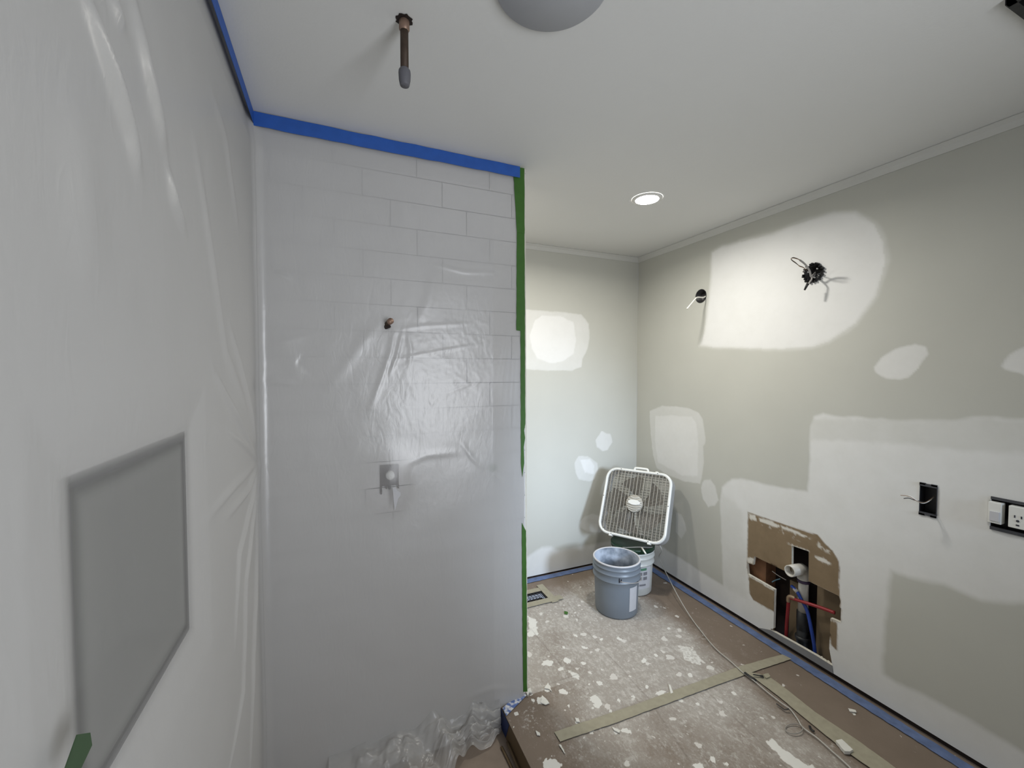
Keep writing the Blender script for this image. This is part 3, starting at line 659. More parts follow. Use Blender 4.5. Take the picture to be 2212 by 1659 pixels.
# the loose foot of the sheet gathered on the shower floor
def foot():
    nu, nv = 150, 60
    x0, x1 = -0.05, 0.660
    U, V = np.meshgrid(np.linspace(0, 1, nu), np.linspace(0, 1, nv), indexing='ij')
    X = x0+(x1-x0)*U
    reach = np.interp(U, [0, .30, .49, .60, .68, .75, .80, .90, .96, 1], [.40, .34, .26, .19, .13, .075, .085, .075, .05, .02])
    cr = (fbm(X, V*0.5, 9, 61)-0.5)*0.10+np.abs(fbm(X, V*0.6, 16, 62)-0.5)*0.09
    Y = P-0.02-reach*V+(fbm(X, V, 11, 66)-.5)*0.05*V*(1-V)*2
    Z = SF+0.13*(1-V)**2.2+0.012+np.maximum(cr, 0)*np.sin(PI*np.clip(V*0.92+0.08, 0, 1))*1.1
    for (xc, yc, hh, ww, dr) in ((0.40, 1.62, .075, .04, .5), (0.52, 1.675, .045, .025, -.3), (0.25, 1.54, .06, .05, .3), (0.60, 1.68, .02, .02, .8)):
        t = (X-xc)*math.cos(dr)+(Y-yc)*math.sin(dr); Z += hh*np.exp(-(t/ww)**2)*np.exp(-((Y-yc)/.16)**2)
    Z = np.maximum(Z, SF+0.004)
    me = bpy.data.meshes.new('sheet_foot'); idx = np.arange(nu*nv).reshape(nu, nv)
    q = np.stack([idx[:-1, :-1], idx[1:, :-1], idx[1:, 1:], idx[:-1, 1:]], -1).reshape(-1, 4)
    me.from_pydata(np.stack([X, Y, Z], -1).reshape(-1, 3).tolist(), [], q.tolist()); me.materials.append(M['film'])
    a = me.color_attributes.new('cling', 'FLOAT_COLOR', 'POINT')
    c = np.zeros((nu*nv, 4)); c[:, :3] = 0.30+0.2*fbm(X, V, 12, 5).reshape(-1, 1); c[:, 3] = 1
    a.data.foreach_set('color', c.astype(np.float32).ravel())
    me.polygons.foreach_set('use_smooth', [True]*len(q)); me.update()
    o = bpy.data.objects.new('sheet_foot', me); COL.objects.link(o); o.parent = film
    return o
foot()

# ------------------------------------------------------------------ tapes
def ragged(poly, amp, seed=0, step=0.02):
    rnd = random.Random(seed); out = []; n = len(poly)
    for i in range(n):
        a = Vector(poly[i]); b = Vector(poly[(i+1) % n]); k = max(1, int((b-a).length/step)); t = (b-a).normalized() if (b-a).length > 0 else Vector((1, 0)); nn = Vector((-t.y, t.x))
        for j in range(k):
            p = a+(b-a)*j/k+(nn*rnd.uniform(-amp, amp) if j else Vector((0, 0))); out.append((p.x, p.y))
    return out
def tape_y(name, px, material, label, off, th=0.0008, amp=0.0, parent=None, cat='tape', group=None):
    poly = ragged(MAP(pw, px), amp, len(px)) if amp else MAP(pw, px)
    o = MB().prism(poly, lambda u, v, d: (u, P-d, v), off, off+th).build(name, material, parent); fix_normals(o)
    return tag(o, label, cat, group) if not parent else o
def tape_z(name, poly, material, label, off=0.002, th=0.0012, amp=0.0, seed=0, cat='tape', group=None):
    poly = ragged(poly, amp, seed) if amp else poly
    o = MB().prism(poly, lambda u, v, d: (u, v, d), off, off+th).build(name, material); fix_normals(o)
    return tag(o, label, cat, group)
# blue tape under the ceiling
tb = MB().prism(ragged([(L+0.02, H-0.002), (E-0.035, H-0.002), (E-0.035, H-0.050), (L+0.02, H-0.052)], 0.0015, 3, 0.05), lambda u, v, d: (u, P-d, v), 0.0185, 0.0195)
fix_normals(tag(tb.build('blue_tape', 'blue_tape'), 'bright blue tape band across the top of the tiled shower wall facing us', 'tape'))
tb = MB().prism([(YF+0.02, H-0.002), (P-0.02, H-0.002), (P-0.02, H-0.045), (YF+0.02, H-0.045)], lambda u, v, d: (L+d, u, v), 0.0240, 0.0250)
fix_normals(tag(tb.build('blue_tape', 'blue_tape'), 'blue tape running along the ceiling over the left shower wall', 'tape'))
# blue tape on the floor
tape_z('blue_tape', [(R-0.066, YF+.02), (R-0.064, 0.6), (R-0.068, 1.1), (R-0.062, 1.7), (R-0.066, 2.66), (R-0.012, 2.70), (R-0.010, YF+.02)], 'blue_dusty', 'dusty blue tape along the floor under the right wall', amp=0.002, seed=2)
tape_z('blue_tape', [(0.60, B-0.058), (1.2, B-0.060), (R-0.07, B-0.055), (R-0.02, B-0.010), (1.7, B-0.008), (0.60, B-0.004)], 'blue_dusty', 'dusty blue tape along the floor under the back wall', amp=0.002, seed=4)
# blue corner pieces at the foot of the partition
fb = MB().prism([(SX+0.002, 1.70), (0.795, 1.765), (0.800, 1.725), (SX+0.002, 1.655)], lambda u, v, d: (u, v, d), 0.002, 0.004)
fix_normals(tag(fb.build('blue_tape', 'smeared'), 'plaster smeared blue tape at the floor corner below the green tape', 'tape'))
fb = MB().prism([(1.615, -0.006), (P-0.004, -0.004), (P-0.004, SF+0.005), (1.655, SF+0.005)], lambda u, v, d: (SX-d, u, v), 0.001, 0.002)
fix_normals(tag(fb.build('blue_tape', 'step_tape'), 'dark blue tape piece on the face of the shower step', 'tape'))
# green tapes down the partition edge
GT = [([(1107, 366), (1131, 357), (1131.5, 506), (1115, 503)], 'short wide green tape piece at the top of the partition edge', 0.0085),
      ([(1115, 495), (1131.5, 495), (1132.5, 716), (1114, 714)], 'second green tape strip down, jutting left of the partition edge', 0.0075),
      ([(1123, 705), (1132.5, 705), (1133.5, 915), (1131, 930), (1133, 945), (1130, 965), (1131, 1000), (1127, 1030), (1124, 1000)], 'middle green tape strip with a torn lower end', 0.0065),
      ([(1126, 1128), (1135, 1146), (1136.5, 1300), (1137, 1478), (1138, 1492), (1129, 1492), (1127, 1300)], 'lowest green tape strip reaching down to the floor', 0.0065)]
for pxs, lab, off in GT: tape_y('green_tape', pxs, 'green_tape', lab, off, amp=0.0008)
tape_y('green_tape', [(1050, 1008), (1060, 999), (1073, 1007), (1063, 1021)], 'green_tape', 'small square green tape scrap stuck on the plastic near the partition edge', 0.012)
tape_y('painted_edge', [(1132, 357), (1134, 357), (1139.5, 1490), (1137.5, 1490)], 'gypsum', 'thin white plaster edge of the shower partition', 0.001, amp=0.0006, cat='wall edge')
o = MB().prism(MAP(lw, [(545, 980), (551, 985), (552, 1008), (547, 1006)]), lambda u, v, d: (L+d, u, v), 0.064, 0.065).build('green_tape', 'green_tape'); fix_normals(o)
tag(o, 'tiny green tape piece pinning the plastic in the left shower corner', 'tape')
o = MB().prism(MAP(lw, [(10, 1700), (45, 1618), (80, 1612), (85, 1640), (40, 1720)]), lambda u, v, d: (L+d, u, v), 0.040, 0.041).build('green_tape', 'green_dim'); fix_normals(o)
tag(o, 'dull green tape piece low on the left plastic beside the niche', 'tape')
# masking tape on the floor
tape_z('masking_tape', MAP(fl, [(1197, 1583), (1210, 1604), (1330, 1563), (1450, 1518), (1560, 1477), (1640, 1448), (1710, 1425), (1690, 1415), (1600, 1440), (1500, 1477), (1380, 1521)]), 'mask_tape', 'long cream masking tape strip crossing the floor toward the opening', 0.003, 0.0012, 0.001, 5)
tape_z('masking_tape', MAP(fl, [(1608, 1452), (1660, 1462), (1700, 1492), (1760, 1540), (1850, 1600), (1960, 1680), (1935, 1700), (1820, 1620), (1740, 1555), (1680, 1505), (1640, 1475)]), 'mask_tape', 'cream masking tape strip running along the cord toward the viewer', 0.0045, 0.0012, 0.001, 6)
for k, (q, lab) in enumerate((([(REGX0-0.1, REGY1), (REGX1+0.03, REGY1), (REGX1+0.03, REGY1+0.045), (REGX0-0.1, REGY1+0.045)], 'masking tape strip behind the floor register'),
               ([(REGX1, REGY0-0.06), (REGX1+0.048, REGY0-0.06), (REGX1+0.048, REGY1+0.075), (REGX1, REGY1+0.075)], 'masking tape strip at the right end of the floor register'),
               ([(REGX0-0.1, REGY0), (REGX1+0.09, REGY0), (REGX1+0.09, REGY0-0.05), (REGX0-0.1, REGY0-0.05)], 'masking tape strip in front of the floor register'))):
    tape_z('masking_tape', q, 'mask_tape', lab, 0.003+0.0014*k, 0.0012, 0.001, 7+k)

# ------------------------------------------------------------------ floor register
rg = MB(); g0 = 0.006
rg.box((REGX0, REGY0, -0.01), (REGX1, REGY0+g0, 0.001)); rg.box((REGX0, REGY1-g0, -0.01), (REGX1, REGY1, 0.001)); rg.box((REGX0, REGY0, -0.01), (REGX0+g0, REGY1, 0.001)); rg.box((REGX1-g0, REGY0, -0.01), (REGX1, REGY1, 0.001))
nrow = 13
for i in range(nrow):
    x = REGX0+0.012+i*(REGX1-REGX0-0.024)/(nrow-1)
    for j in range(3):
        yc = REGY0+0.02+j*0.031
        pts = [(x-0.010, yc-0.012, -0.003), (x, yc-0.003, -0.003), (x+0.004, yc+0.008, -0.003), (x-0.006, yc+0.013, -0.003)]
        rg.tube(smooth_path(pts, 3), 0.0022, 5)
        rg.tube(smooth_path([(x-0.006, yc+0.013, -0.003), (x-0.013, yc+0.002, -0.003), (x-0.004, yc-0.008, -0.003)], 3), 0.002, 5)
tag(rg.build('floor_register', 'black_plastic'), 'black scrollwork floor vent register framed in masking tape', 'vent')

# ------------------------------------------------------------------ box fan
FS = 0.48; FD = 0.105
fan = empty('box_fan', (1.907, 2.320, 0.600))
Qf = Matrix.Rotation(math.radians(-59.76), 4, 'Z') @ Matrix.Rotation(math.radians(-25.69), 4, 'X') @ Matrix.Rotation(math.radians(-1.15), 4, 'Y')
fan.matrix_world = Matrix.Translation((1.907, 2.320, 0.600)) @ Qf
tag(fan, 'white square box fan leaning in the corner on the white bucket', 'fan')
def rsq(h, r, n=8):
    out = []
    for cx, cz, a0 in ((h-r, h-r, 0), (-h+r, h-r, PI/2), (-h+r, -h+r, PI), (h-r, -h+r, 3*PI/2)):
        for k in range(n+1): out.append((cx+r*math.cos(a0+PI/2*k/n), cz+r*math.sin(a0+PI/2*k/n)))
    return out
def ringstack(mb, secs, mi=0, close=False):
    n = len(secs[0][0]); vs = []
    for ring, y in secs: vs += [(x, y, z) for x, z in ring]
    fs = [(i*n+k, i*n+(k+1) % n, (i+1)*n+(k+1) % n, (i+1)*n+k) for i in range(len(secs)-1) for k in range(n)]
    mb.add(vs, fs, mi, False)
h = FS/2
sh = MB(); ringstack(sh, [(rsq(h-0.003, 0.076), 0.012), (rsq(h-0.003, 0.076), FD-0.01), (rsq(h-0.018, 0.065), FD), (rsq(h-0.018, 0.065), FD-0.004), (rsq(h-0.006, 0.074), FD-0.012), (rsq(h-0.006, 0.074), 0.012)])
fix_normals(sh.build('housing', 'fan_shell', fan))
bz = MB(); ringstack(bz, [(rsq(h-0.002, 0.078), 0.016), (rsq(h, 0.08), 0.010), (rsq(h-0.002, 0.08), 0.002), (rsq(h-0.008, 0.074), -0.002), (rsq(h-0.016, 0.066), 0.0), (rsq(h-0.019, 0.064), 0.006), (rsq(h-0.019, 0.064), 0.016)])
o = fix_normals(bz.build('front_bezel', 'white_plastic', fan)); o['label'] = 'white rounded front bezel'
gr = MB(); gh = h-0.018
def half_at(v):   # half width of the rounded opening at height v
    rr = 0.064; a = abs(v)-(gh-rr)
    return gh if a <= 0 else gh-rr+math.sqrt(max(0, rr*rr-a*a))
NH = 46
for i in range(NH):
    z = -gh+0.006+i*(2*gh-0.012)/(NH-1); w = half_at(z); gr.box((-w, 0.0045, z-0.0010), (w, 0.0075, z+0.0010))
for i in range(17):
    x = -gh+(i+1)*2*gh/18; w = half_at(x); thick = 0.0012 if i % 2 else 0.0018
    gr.box((x-thick, 0.0005 if i % 2 == 0 else 0.003, -w), (x+thick, 0.0085, w))
gr.build('front_grille', 'grille', fan)
hb = MB(); hb.lathe([(0.0, -0.005), (0.055, -0.004), (0.060, 0.0), (0.061, 0.006)], (0, 0, 0), 36, axis='y')
hub = hb.build('hub_guard', 'grille', fan)
hr = MB()
for k in range(7):
    z = -0.045+k*0.015; w = math.sqrt(0.055**2-z*z); pts = [(-w+2*w*j/10, -0.006-0.001, z-0.010*math.sin(PI*j/10)) for j in range(11)]
    hr.tube(pts, 0.0018, 6)
hr.build('hub_rib', 'white_plastic', hub)
bd = MB(); n = 36
bd.add([(0.044*math.cos(2*PI*k/n), -0.0085, 0.019*math.sin(2*PI*k/n)+0.006) for k in range(n)]+[(0.040*math.cos(2*PI*k/n), -0.0115, 0.016*math.sin(2*PI*k/n)+0.006) for k in range(n)],
       [tuple(range(n, 2*n))]+[(k, (k+1) % n, n+(k+1) % n, n+k) for k in range(n)])
o = bd.build('badge', 'white_plastic', hub); fix_normals(o)
mo = MB(); mo.lathe([(0.001, 0.020), (0.045, 0.022), (0.050, 0.03), (0.050, 0.075), (0.001, 0.078)], (0, 0, 0), 30, axis='y'); mo.build('motor', 'fan_dark', fan)
for k in range(5):
    a0 = 2*PI*k/5+0.3; bl = MB(); vs = []; nr, na_ = 6, 8
    for i in range(nr+1):
        r_ = 0.04+0.155*i/nr
        for j in range(na_+1):
            aa = a0+(j/na_-0.5)*(0.75+0.25*i/nr)+0.35*i/nr
            vs.append((r_*math.cos(aa), 0.048+0.026*(j/na_-0.5)*2, r_*math.sin(aa)))
    bl.add(vs, [(i*(na_+1)+j, i*(na_+1)+j+1, (i+1)*(na_+1)+j+1, (i+1)*(na_+1)+j) for i in range(nr) for j in range(na_)], 0, True)
    bl.build('blade', 'fan_blade', fan)
bg = MB()
for i in range(24):
    z = -gh+0.01+i*(2*gh-0.02)/23; w = half_at(z)-0.004; bg.box((-w, FD-0.006, z-0.0012), (w, FD-0.003, z+0.0012))
for i in range(8):
    x = -gh+(i+1)*2*gh/9; w = half_at(x)-0.004; bg.box((x-0.0012, FD-0.009, -w), (x+0.0012, FD-0.006, w))
bg.build('rear_grille', 'fan_dark', fan)
hd = MB(); hd.tube(smooth_path([(-0.050, 0.045, h-0.004), (-0.046, 0.045, h+0.016), (-0.034, 0.045, h+0.022), (0.034, 0.045, h+0.022), (0.048, 0.045, h+0.016), (0.054, 0.045, h-0.004)], 4), 0.005, 8, flat=1.6)
hd.build('carry_handle', 'white_plastic', fan)
kn = MB(); kn.lathe([(0.013, 0), (0.013, 0.012), (0.010, 0.016), (0.001, 0.017)], (0.115, 0.045, h-0.004), 20); kn.build('speed_knob', 'white_plastic', fan)
for sx in (-1, 1):
    ft = MB(); ft.box((sx*0.135-0.010, -0.004, -h-0.008), (sx*0.135+0.010, 0.030, -h+0.006)); ft.build('foot', 'white_plastic', fan, bevel=0.002)
for sx, sz in ((-0.13, 1), (0.135, 1), (-0.13, -1), (0.13, -1)):
    sc = MB(); sc.lathe([(0.001, -0.0035), (0.003, -0.003), (0.0035, 0.0)], (sx, 0, sz*(h-0.009)), 10, axis='y'); sc.build('screw', 'grey_dark', fan)
for sx in (-1, 1):
    sc = MB(); sc.lathe([(0.001, -0.0035), (0.003, -0.003), (0.0035, 0.0)], (sx*(h-0.009), 0, 0.02), 10, axis='y'); sc.build('screw', 'grey_dark', fan)
# power cord: from the back of the fan to the floor and away over the floor
inv = fan.matrix_world.inverted()
zc = 0.0087
start = fan.matrix_world @ Vector((0.16, FD-0.006, -h+0.03))
fq = lambda q, z=zc: Vector(on_z(q, z))
cpts = [start, start+Vector((0.012, -0.03, -0.05)), Vector(on_x((1424, 1205), 2.19)), Vector(on_x((1440, 1240), 2.13)), fq((1466, 1290), 0.05), fq((1490, 1330), 0.018), fq((1515, 1364)), fq((1545, 1400)), fq((1580, 1430)), fq((1605, 1453), 0.010), fq((1628, 1470), 0.011), fq((1660, 1497), 0.0095),
        fq((1690, 1520), 0.0095), fq((1707, 1532)), fq((1722, 1552)), fq((1735, 1572)), fq((1765, 1594)), fq((1800, 1625)), fq((1840, 1662)), fq((1880, 1710))]
cd = MB(); cd.tube([inv @ p for p in smooth_path(cpts, 6)], 0.0027, 8)
o = cd.build('power_cord', 'cord', fan); o['label'] = 'long white power cord trailing over the floor'
lp = MB(); c0 = fq((1715, 1574), 0.007); cc = []
for k in range(26):
    w = 2*PI*k/25; q = (1715+19*math.cos(w), 1574+11*math.sin(w)*(1 if math.sin(w) > 0 else 0.95)); cc.append(inv @ fq(q, 0.007+0.003*math.cos(w)))
lp.tube(cc, 0.0022, 7); lp.build('cord_loop', 'cord_dirty', o)

# ------------------------------------------------------------------ buckets
def bucket_profile(r0, r1, hh):
    rr = lambda z: r0+(r1-r0)*z/hh
    out = [(0.001, 0.004), (r0-0.012, 0.004), (r0-0.004, 0.0), (r0, 0.006)]
    for z in (0.10, 0.18, hh-0.115): out.append((rr(z), z))
    out += [(rr(hh)+0.001, hh-0.112), (rr(hh)+0.006, hh-0.108), (rr(hh)+0.006, hh-0.104), (rr(hh)+0.001, hh-0.100), (rr(hh)+0.001, hh-0.068), (rr(hh)+0.008, hh-0.064), (rr(hh)+0.008, hh-0.060), (rr(hh)+0.002, hh-0.056), (rr(hh)+0.002, hh-0.036), (rr(hh)+0.007, hh-0.033), (rr(hh)+0.007, hh-0.029), (rr(hh)+0.002, hh-0.026), (rr(hh)+0.002, hh-0.008), (rr(hh)+0.006, hh-0.005), (rr(hh)+0.006, hh-0.001), (rr(hh)+0.003, hh), (rr(hh)-0.003, hh-0.001)]
    return out
def curved_patch(mb, r_at, a0, a1, z0, z1, off, mi=0, n=10):
    vs = []
    for i in range(n+1):
        a = a0+(a1-a0)*i/n
        for z in (z0, z1): r = r_at(z)+off; vs.append((r*math.cos(a), r*math.sin(a), z))
    mb.add(vs, [(2*i, 2*i+2, 2*i+3, 2*i+1) for i in range(n)], mi, True)
BH = 0.335
bA = empty('grey_bucket', (1.640, 2.160, 0.0015)); tag(bA, 'open grey plastic bucket with compound residue, in front of the fan', 'bucket')
r0, r1 = 0.132, 0.143
bm = MB(); bm.lathe(bucket_profile(r0, r1, BH), n=64); bm.build('body', 'bucket_grey', bA)
bi = MB(); bi.lathe([(r1-0.003, BH-0.001), (r1-0.005, BH-0.05), (r1-0.010, 0.17), (r0-0.008, 0.012), (r0-0.03, 0.009), (0.001, 0.008)], n=64)
o = bi.build('inner_wall', 'residue', bA); o['label'] = 'inside smeared with dried white compound'
rA = lambda z: r0+(r1-r0)*z/BH
t = MB(); t.lathe([(r1+0.0062, BH-0.006), (r1+0.0066, BH-0.002), (r1+0.004, BH+0.0012), (r1-0.0035, BH+0.0008), (r1-0.004, BH-0.003)], n=64); o = t.build('rim', 'label', bA); o['label'] = 'pale rim with a painted highlight'  # pale rim colour stands in for the highlight along the edge
ca = math.atan2(-2.160, -1.640)
lb = MB(); curved_patch(lb, rA, ca+0.62, ca+1.10, 0.045, 0.195, 0.0012); o = lb.build('side_label', 'label', bA); o['label'] = 'pale paper side label'
rl = MB(); ea = ca+0.16
for s_ in (0,):
    curved_patch(rl, lambda z: r1, ea-0.05, ea-0.015, BH-0.098, BH-0.070, 0.0045)
    curved_patch(rl, lambda z: r1, ea+0.03, ea+0.06, BH-0.095, BH-0.075, 0.0045)
rl.build('handle_ear', 'print_dark', bA)
hl = MB(); hp = []
for k in range(25):
    t = k/24; a = ea+PI*t
    hp.append(((r1+0.012)*math.cos(a), (r1+0.012)*math.sin(a), BH-0.085-0.035*math.sin(PI*t)))
hl.tube(hp, 0.002, 6); hl.build('bail_handle', 'cable_grey', bA)
bB = empty('white_bucket', (1.905, 2.330, 0.0015)); tag(bB, 'white bucket with a printed label and green lid, under the fan', 'bucket')
BH2 = 0.318
bm = MB(); bm.lathe(bucket_profile(0.130, 0.141, BH2), n=64); bm.build('body', 'bucket_white', bB)
ld = MB(); ld.lathe([(0.139, BH2-0.022), (0.149, BH2-0.022), (0.150, BH2+0.002), (0.147, BH2+0.006), (0.141, BH2+0.006), (0.136, BH2-0.003), (0.04, BH2-0.004), (0.001, BH2-0.004)], n=64)
o = ld.build('lid', 'lid_green', bB); o['label'] = 'dark green lid'
rB = lambda z: 0.130+0.011*z/BH2
cb = math.atan2(-2.330, -1.905)
lb = MB(); curved_patch(lb, rB, cb-0.5, cb+1.05, 0.05, 0.20, 0.0008, 0, 20)
curved_patch(lb, rB, cb+0.05, cb+0.75, 0.178, 0.195, 0.0016, 1)
for j, z in enumerate((0.145, 0.112)):
    for i in range(3): curved_patch(lb, rB, cb-0.02+i*0.29, cb+0.21+i*0.29, z, z+0.022, 0.0016, 2, 5)
curved_patch(lb, rB, cb+0.18, cb+0.33, 0.068, 0.090, 0.0016, 3, 4); curved_patch(lb, rB, cb+0.36, cb+0.72, 0.072, 0.084, 0.0016, 2, 4)
o = lb.build('label', ['label', 'print_green', 'print_grey', 'print_dark'], bB); o['label'] = 'printed label with green band and grey picture blocks'
hl = MB(); ha = cb-0.45; hp = []
for k in range(25):
    t = k/24; a = ha+1.5*t
    hp.append(((0.150-0.02*math.sin(PI*t))*math.cos(a), (0.150-0.02*math.sin(PI*t))*math.sin(a), BH2+0.012+0.010*math.sin(PI*t)))
hl.tube(hp, 0.002, 6); wh = hl.build('bail_handle', 'cable_grey', bB)
gp = MB(); g1_ = Vector((*on_z((1386, 1183), BH2+0.020)[:2], BH2+0.022)); g2_ = Vector((*on_z((1395, 1197), BH2+0.006)[:2], BH2+0.008)); lo = Vector((1.905, 2.330, 0.0015))
gp.tube([g1_-lo, (g1_+g2_)/2-lo, g2_-lo], 0.0055, 10); o = gp.build('grip', 'cable', wh); o['label'] = 'white handle grip'

# ------------------------------------------------------------------ ceiling things
LX, LY = 1.517, 1.765
rl = empty('recessed_light', (LX, LY, H)); tag(rl, 'glowing round recessed light in the ceiling', 'light')
t = MB(); t.lathe([(0.078, -0.0005), (0.078, -0.003), (0.066, -0.0075), (0.060, -0.0075)], n=48); t.build('trim_ring', 'white_trim', rl)
t = MB(); t.lathe([(0.061, -0.0070), (0.040, -0.0105), (0.001, -0.012)], n=48); t.build('lens', 'led', rl)
ds = MB(); ds.lathe([(0.136, -0.001), (0.136, -0.007), (0.131, -0.012), (0.001, -0.013)], (0, 0, 0), 72)
o = ds.build('ceiling_disc', 'disc', loc=(0.473, 0.880, H)); tag(o, 'large flat grey round disc on the ceiling at the top edge', 'ceiling disc')
# shower pipe hanging from the ceiling
pp = empty('shower_drop_pipe', (0.170, 1.125, H)); tag(pp, 'rusty capped pipe hanging down from the ceiling over the shower', 'pipe')
t = MB(); t.tube([(0, 0, 0.0), (0, 0, -0.13)], 0.0105, 16)
t.build('pipe', 'rust', pp)
t = MB(); t.lathe([(0.0115, -0.124), (0.0150, -0.129), (0.0158, -0.137), (0.0150, -0.152), (0.0125, -0.164), (0.0115, -0.167), (0.001, -0.168)], n=18); t.build('end_cap', 'pipe_cap', pp)
t = MB()
for k in range(22):
    a = 2*PI*k/22; rr_ = 0.0215+0.0025*math.sin(k*2.3); rr2 = 0.0215+0.0025*math.sin((k+1)*2.3); a2 = 2*PI*(k+1)/22
    t.add([(0, 0, -0.0012), (rr_*math.cos(a), rr_*math.sin(a), -0.0012), (rr2*math.cos(a2), rr2*math.sin(a2), -0.0012)], [(0, 2, 1)])
t.build('ceiling_hole', 'dark_void', pp)
t = MB(); t.lathe([(0.0105, -0.028), (0.0135, -0.024), (0.0135, -0.004), (0.0105, -0.001)], n=14); t.build('collar', 'copper', pp)
# dark slatted vent at the top right corner
ev = empty('exhaust_vent', (1.66, 0.35, H)); tag(ev, 'dark slatted ceiling vent in the top right corner', 'vent')
t = MB()
for a, b in (((-0.145, -0.14, -0.016), (0.145, -0.125, -0.001)), ((-0.145, 0.125, -0.016), (0.145, 0.142, -0.001)), ((-0.145, -0.14, -0.016), (-0.130, 0.14, -0.001)), ((0.130, -0.14, -0.016), (0.145, 0.14, -0.001))): t.box(a, b)
t.build('frame', 'black_plastic', ev)
for i in range(9):
    t = MB(); y = -0.105+i*0.026; t.box((-0.130, y-0.003, -0.014), (0.130, y+0.003, -0.003)); t.build('slat', 'grey_dark', ev)
MB().box((-0.13, -0.125, -0.002), (0.13, 0.125, -0.0008)).build('backing', 'dark_void', ev)

# ------------------------------------------------------------------ shower fittings
sa = empty('shower_arm_stub', tuple(on_y((840, 700), P))); tag(sa, 'short copper shower pipe stub poking through the plastic', 'pipe')
q0 = Vector(on_y((832, 703), P-0.004)); q1 = Vector(on_y((842, 695), P-0.05)); base = Vector(on_y((840, 700), P))
t = MB(); t.tube([q0-base, (q0+q1)/2-base, q1-base], 0.0095, 16); t.build('pipe', 'rust', sa)
t = MB(); d_ = (q1-q0).normalized(); t.tube([q1-base-d_*0.003, q1-base+d_*0.012], 0.0118, 16); t.build('end_cap', 'copper', sa)
t = MB(); t.prism(circ((0, 0), 0.013, 16), lambda u, v, d: (u-0.008, -d, v-0.014), 0.024, 0.025); t.build('pipe_opening', 'dark_void', sa)
vc = Vector(on_y((841, 1032), P)); sv = empty('shower_valve', vc); tag(sv, 'dark shower valve behind the plastic with a round pale cap', 'valve')
t = MB(); t.box((-0.036, -0.010, -0.030), (0.036, 0.0, 0.055)); t.box((-0.036, -0.012, -0.062), (-0.030, 0, -0.028)); t.box((0.031, -0.012, -0.045), (0.037, 0, -0.028)); t.box((-0.015, -0.014, -0.042), (-0.010, 0, -0.028)); t.box((-0.005, -0.014, -0.044), (0.004, 0, -0.028))
t.build('body', 'valve', sv, bevel=0.002)
t = MB(); t.lathe([(0.017, 0.0), (0.017, -0.020), (0.014, -0.024), (0.001, -0.025)], (0.001, -0.008, 0.015), 26, axis='y'); t.build('cap', 'valve_face', sv)
t = MB(); pl = MAP(pw, [(845, 1047), (851, 1046), (856, 1054), (862, 1057), (862, 1063), (857, 1070), (850, 1096), (848, 1080)])
t.prism(pl, lambda u, v, d: (u, P-d, v), 0.046, 0.0465)
o = t.build('torn_plastic', 'label'); fix_normals(o); tag(o, 'torn white sliver of plastic hanging at the shower valve', 'plastic scrap')

# ------------------------------------------------------------------ electrical boxes on the right wall
def ring_box(name, c, r, label):
    b = empty(name, (R, c[0], c[1])); tag(b, label, 'electrical box')
    t = MB(); t.lathe([(r, -0.002), (r+0.002, -0.003), (r-0.002, -0.003), (r-0.003, 0.045), (0.001, 0.046)], n=32, axis='x'); t.build('box_body', 'black_plastic', b)
    return b
b1 = ring_box('junction_box', CB1, 0.0435, 'round black electrical box with a stiff white cable, left of the big plaster patch')
on_r = lambda q, dx: Vector(on_x(q, R-dx))
def wire(parent, pts, r, material, name='wire', k=5):
    base = parent.matrix_world.translation if parent.parent else Vector(parent.location)
    return MB().tube([p-base for p in smooth_path(pts, k)], r, 8).build(name, material, parent)
wire(b1, [on_r((1530, 637), -0.035), on_r((1525, 639.5), -0.01), on_r((1519, 642.5), 0.04), on_r((1506, 642.5), 0.11), on_r((1500, 648), 0.145), on_r((1484, 667), 0.216)], 0.0042, 'cable', 'cable')
b2 = ring_box('light_box', CB2, 0.0455, 'round black light box with looped grey cable inside the big white patch')
t = MB(); rr3 = random.Random(3)
for k in range(20):
    a = 2*PI*k/20+rr3.uniform(-.1, .1); r_ = 0.046+rr3.uniform(-.003, .003); s_ = rr3.uniform(.003, .0065)
    t.lathe([(0.001, -0.012), (s_, -0.008), (s_, 0.006), (0.001, 0.008)], (-0.006, r_*math.cos(a), r_*math.sin(a)), 7, axis='x')
t.build('ragged_rim', 'black_plastic', b2)
for k in range(3):
    a = 0.4+k*2.0; t = MB(); t.lathe([(0.001, -0.004), (0.0035, -0.002), (0.0035, 0.004)], (-0.006, 0.026*math.cos(a), 0.026*math.sin(a)), 8, axis='x'); t.build('screw', 'white_trim', b2)
Z2 = lambda x, y: (1680+x/11.06, 520+y/11.06)
wire(b2, [on_r(Z2(900, 760), -0.03), on_r(Z2(860, 860), 0.02), on_r(Z2(795, 850), 0.055), on_r(Z2(770, 740), 0.075), on_r(Z2(700, 620), 0.105), on_r(Z2(620, 530), 0.135), on_r(Z2(530, 465), 0.160)], 0.0042, 'cable_grey', 'cable')
for j, dz in enumerate((0, 10)):
    wire(b2, [on_r(Z2(540, 465), 0.160), on_r(Z2(460, 425+dz), 0.172), on_r(Z2(370, 400+dz*1.4), 0.183), on_r(Z2(320, 430), 0.187), on_r(Z2(345, 475-dz), 0.182), on_r(Z2(430, 535-dz), 0.160), on_r(Z2(520, 600+dz), 0.130), on_r(Z2(600, 630+dz), 0.10), on_r(Z2(690, 700), 0.05), on_r(Z2(760, 760), -0.02)], 0.0016, 'black_plastic' if j == 0 else 'bare_copper')
wire(b2, [on_r(Z2(900, 760), -0.03), on_r(Z2(820, 840), 0.03), on_r(Z2(810, 920), 0.06), on_r(Z2(770, 980), 0.068), on_r(Z2(735, 1035), 0.072)], 0.0036, 'cable_grey', 'cable')
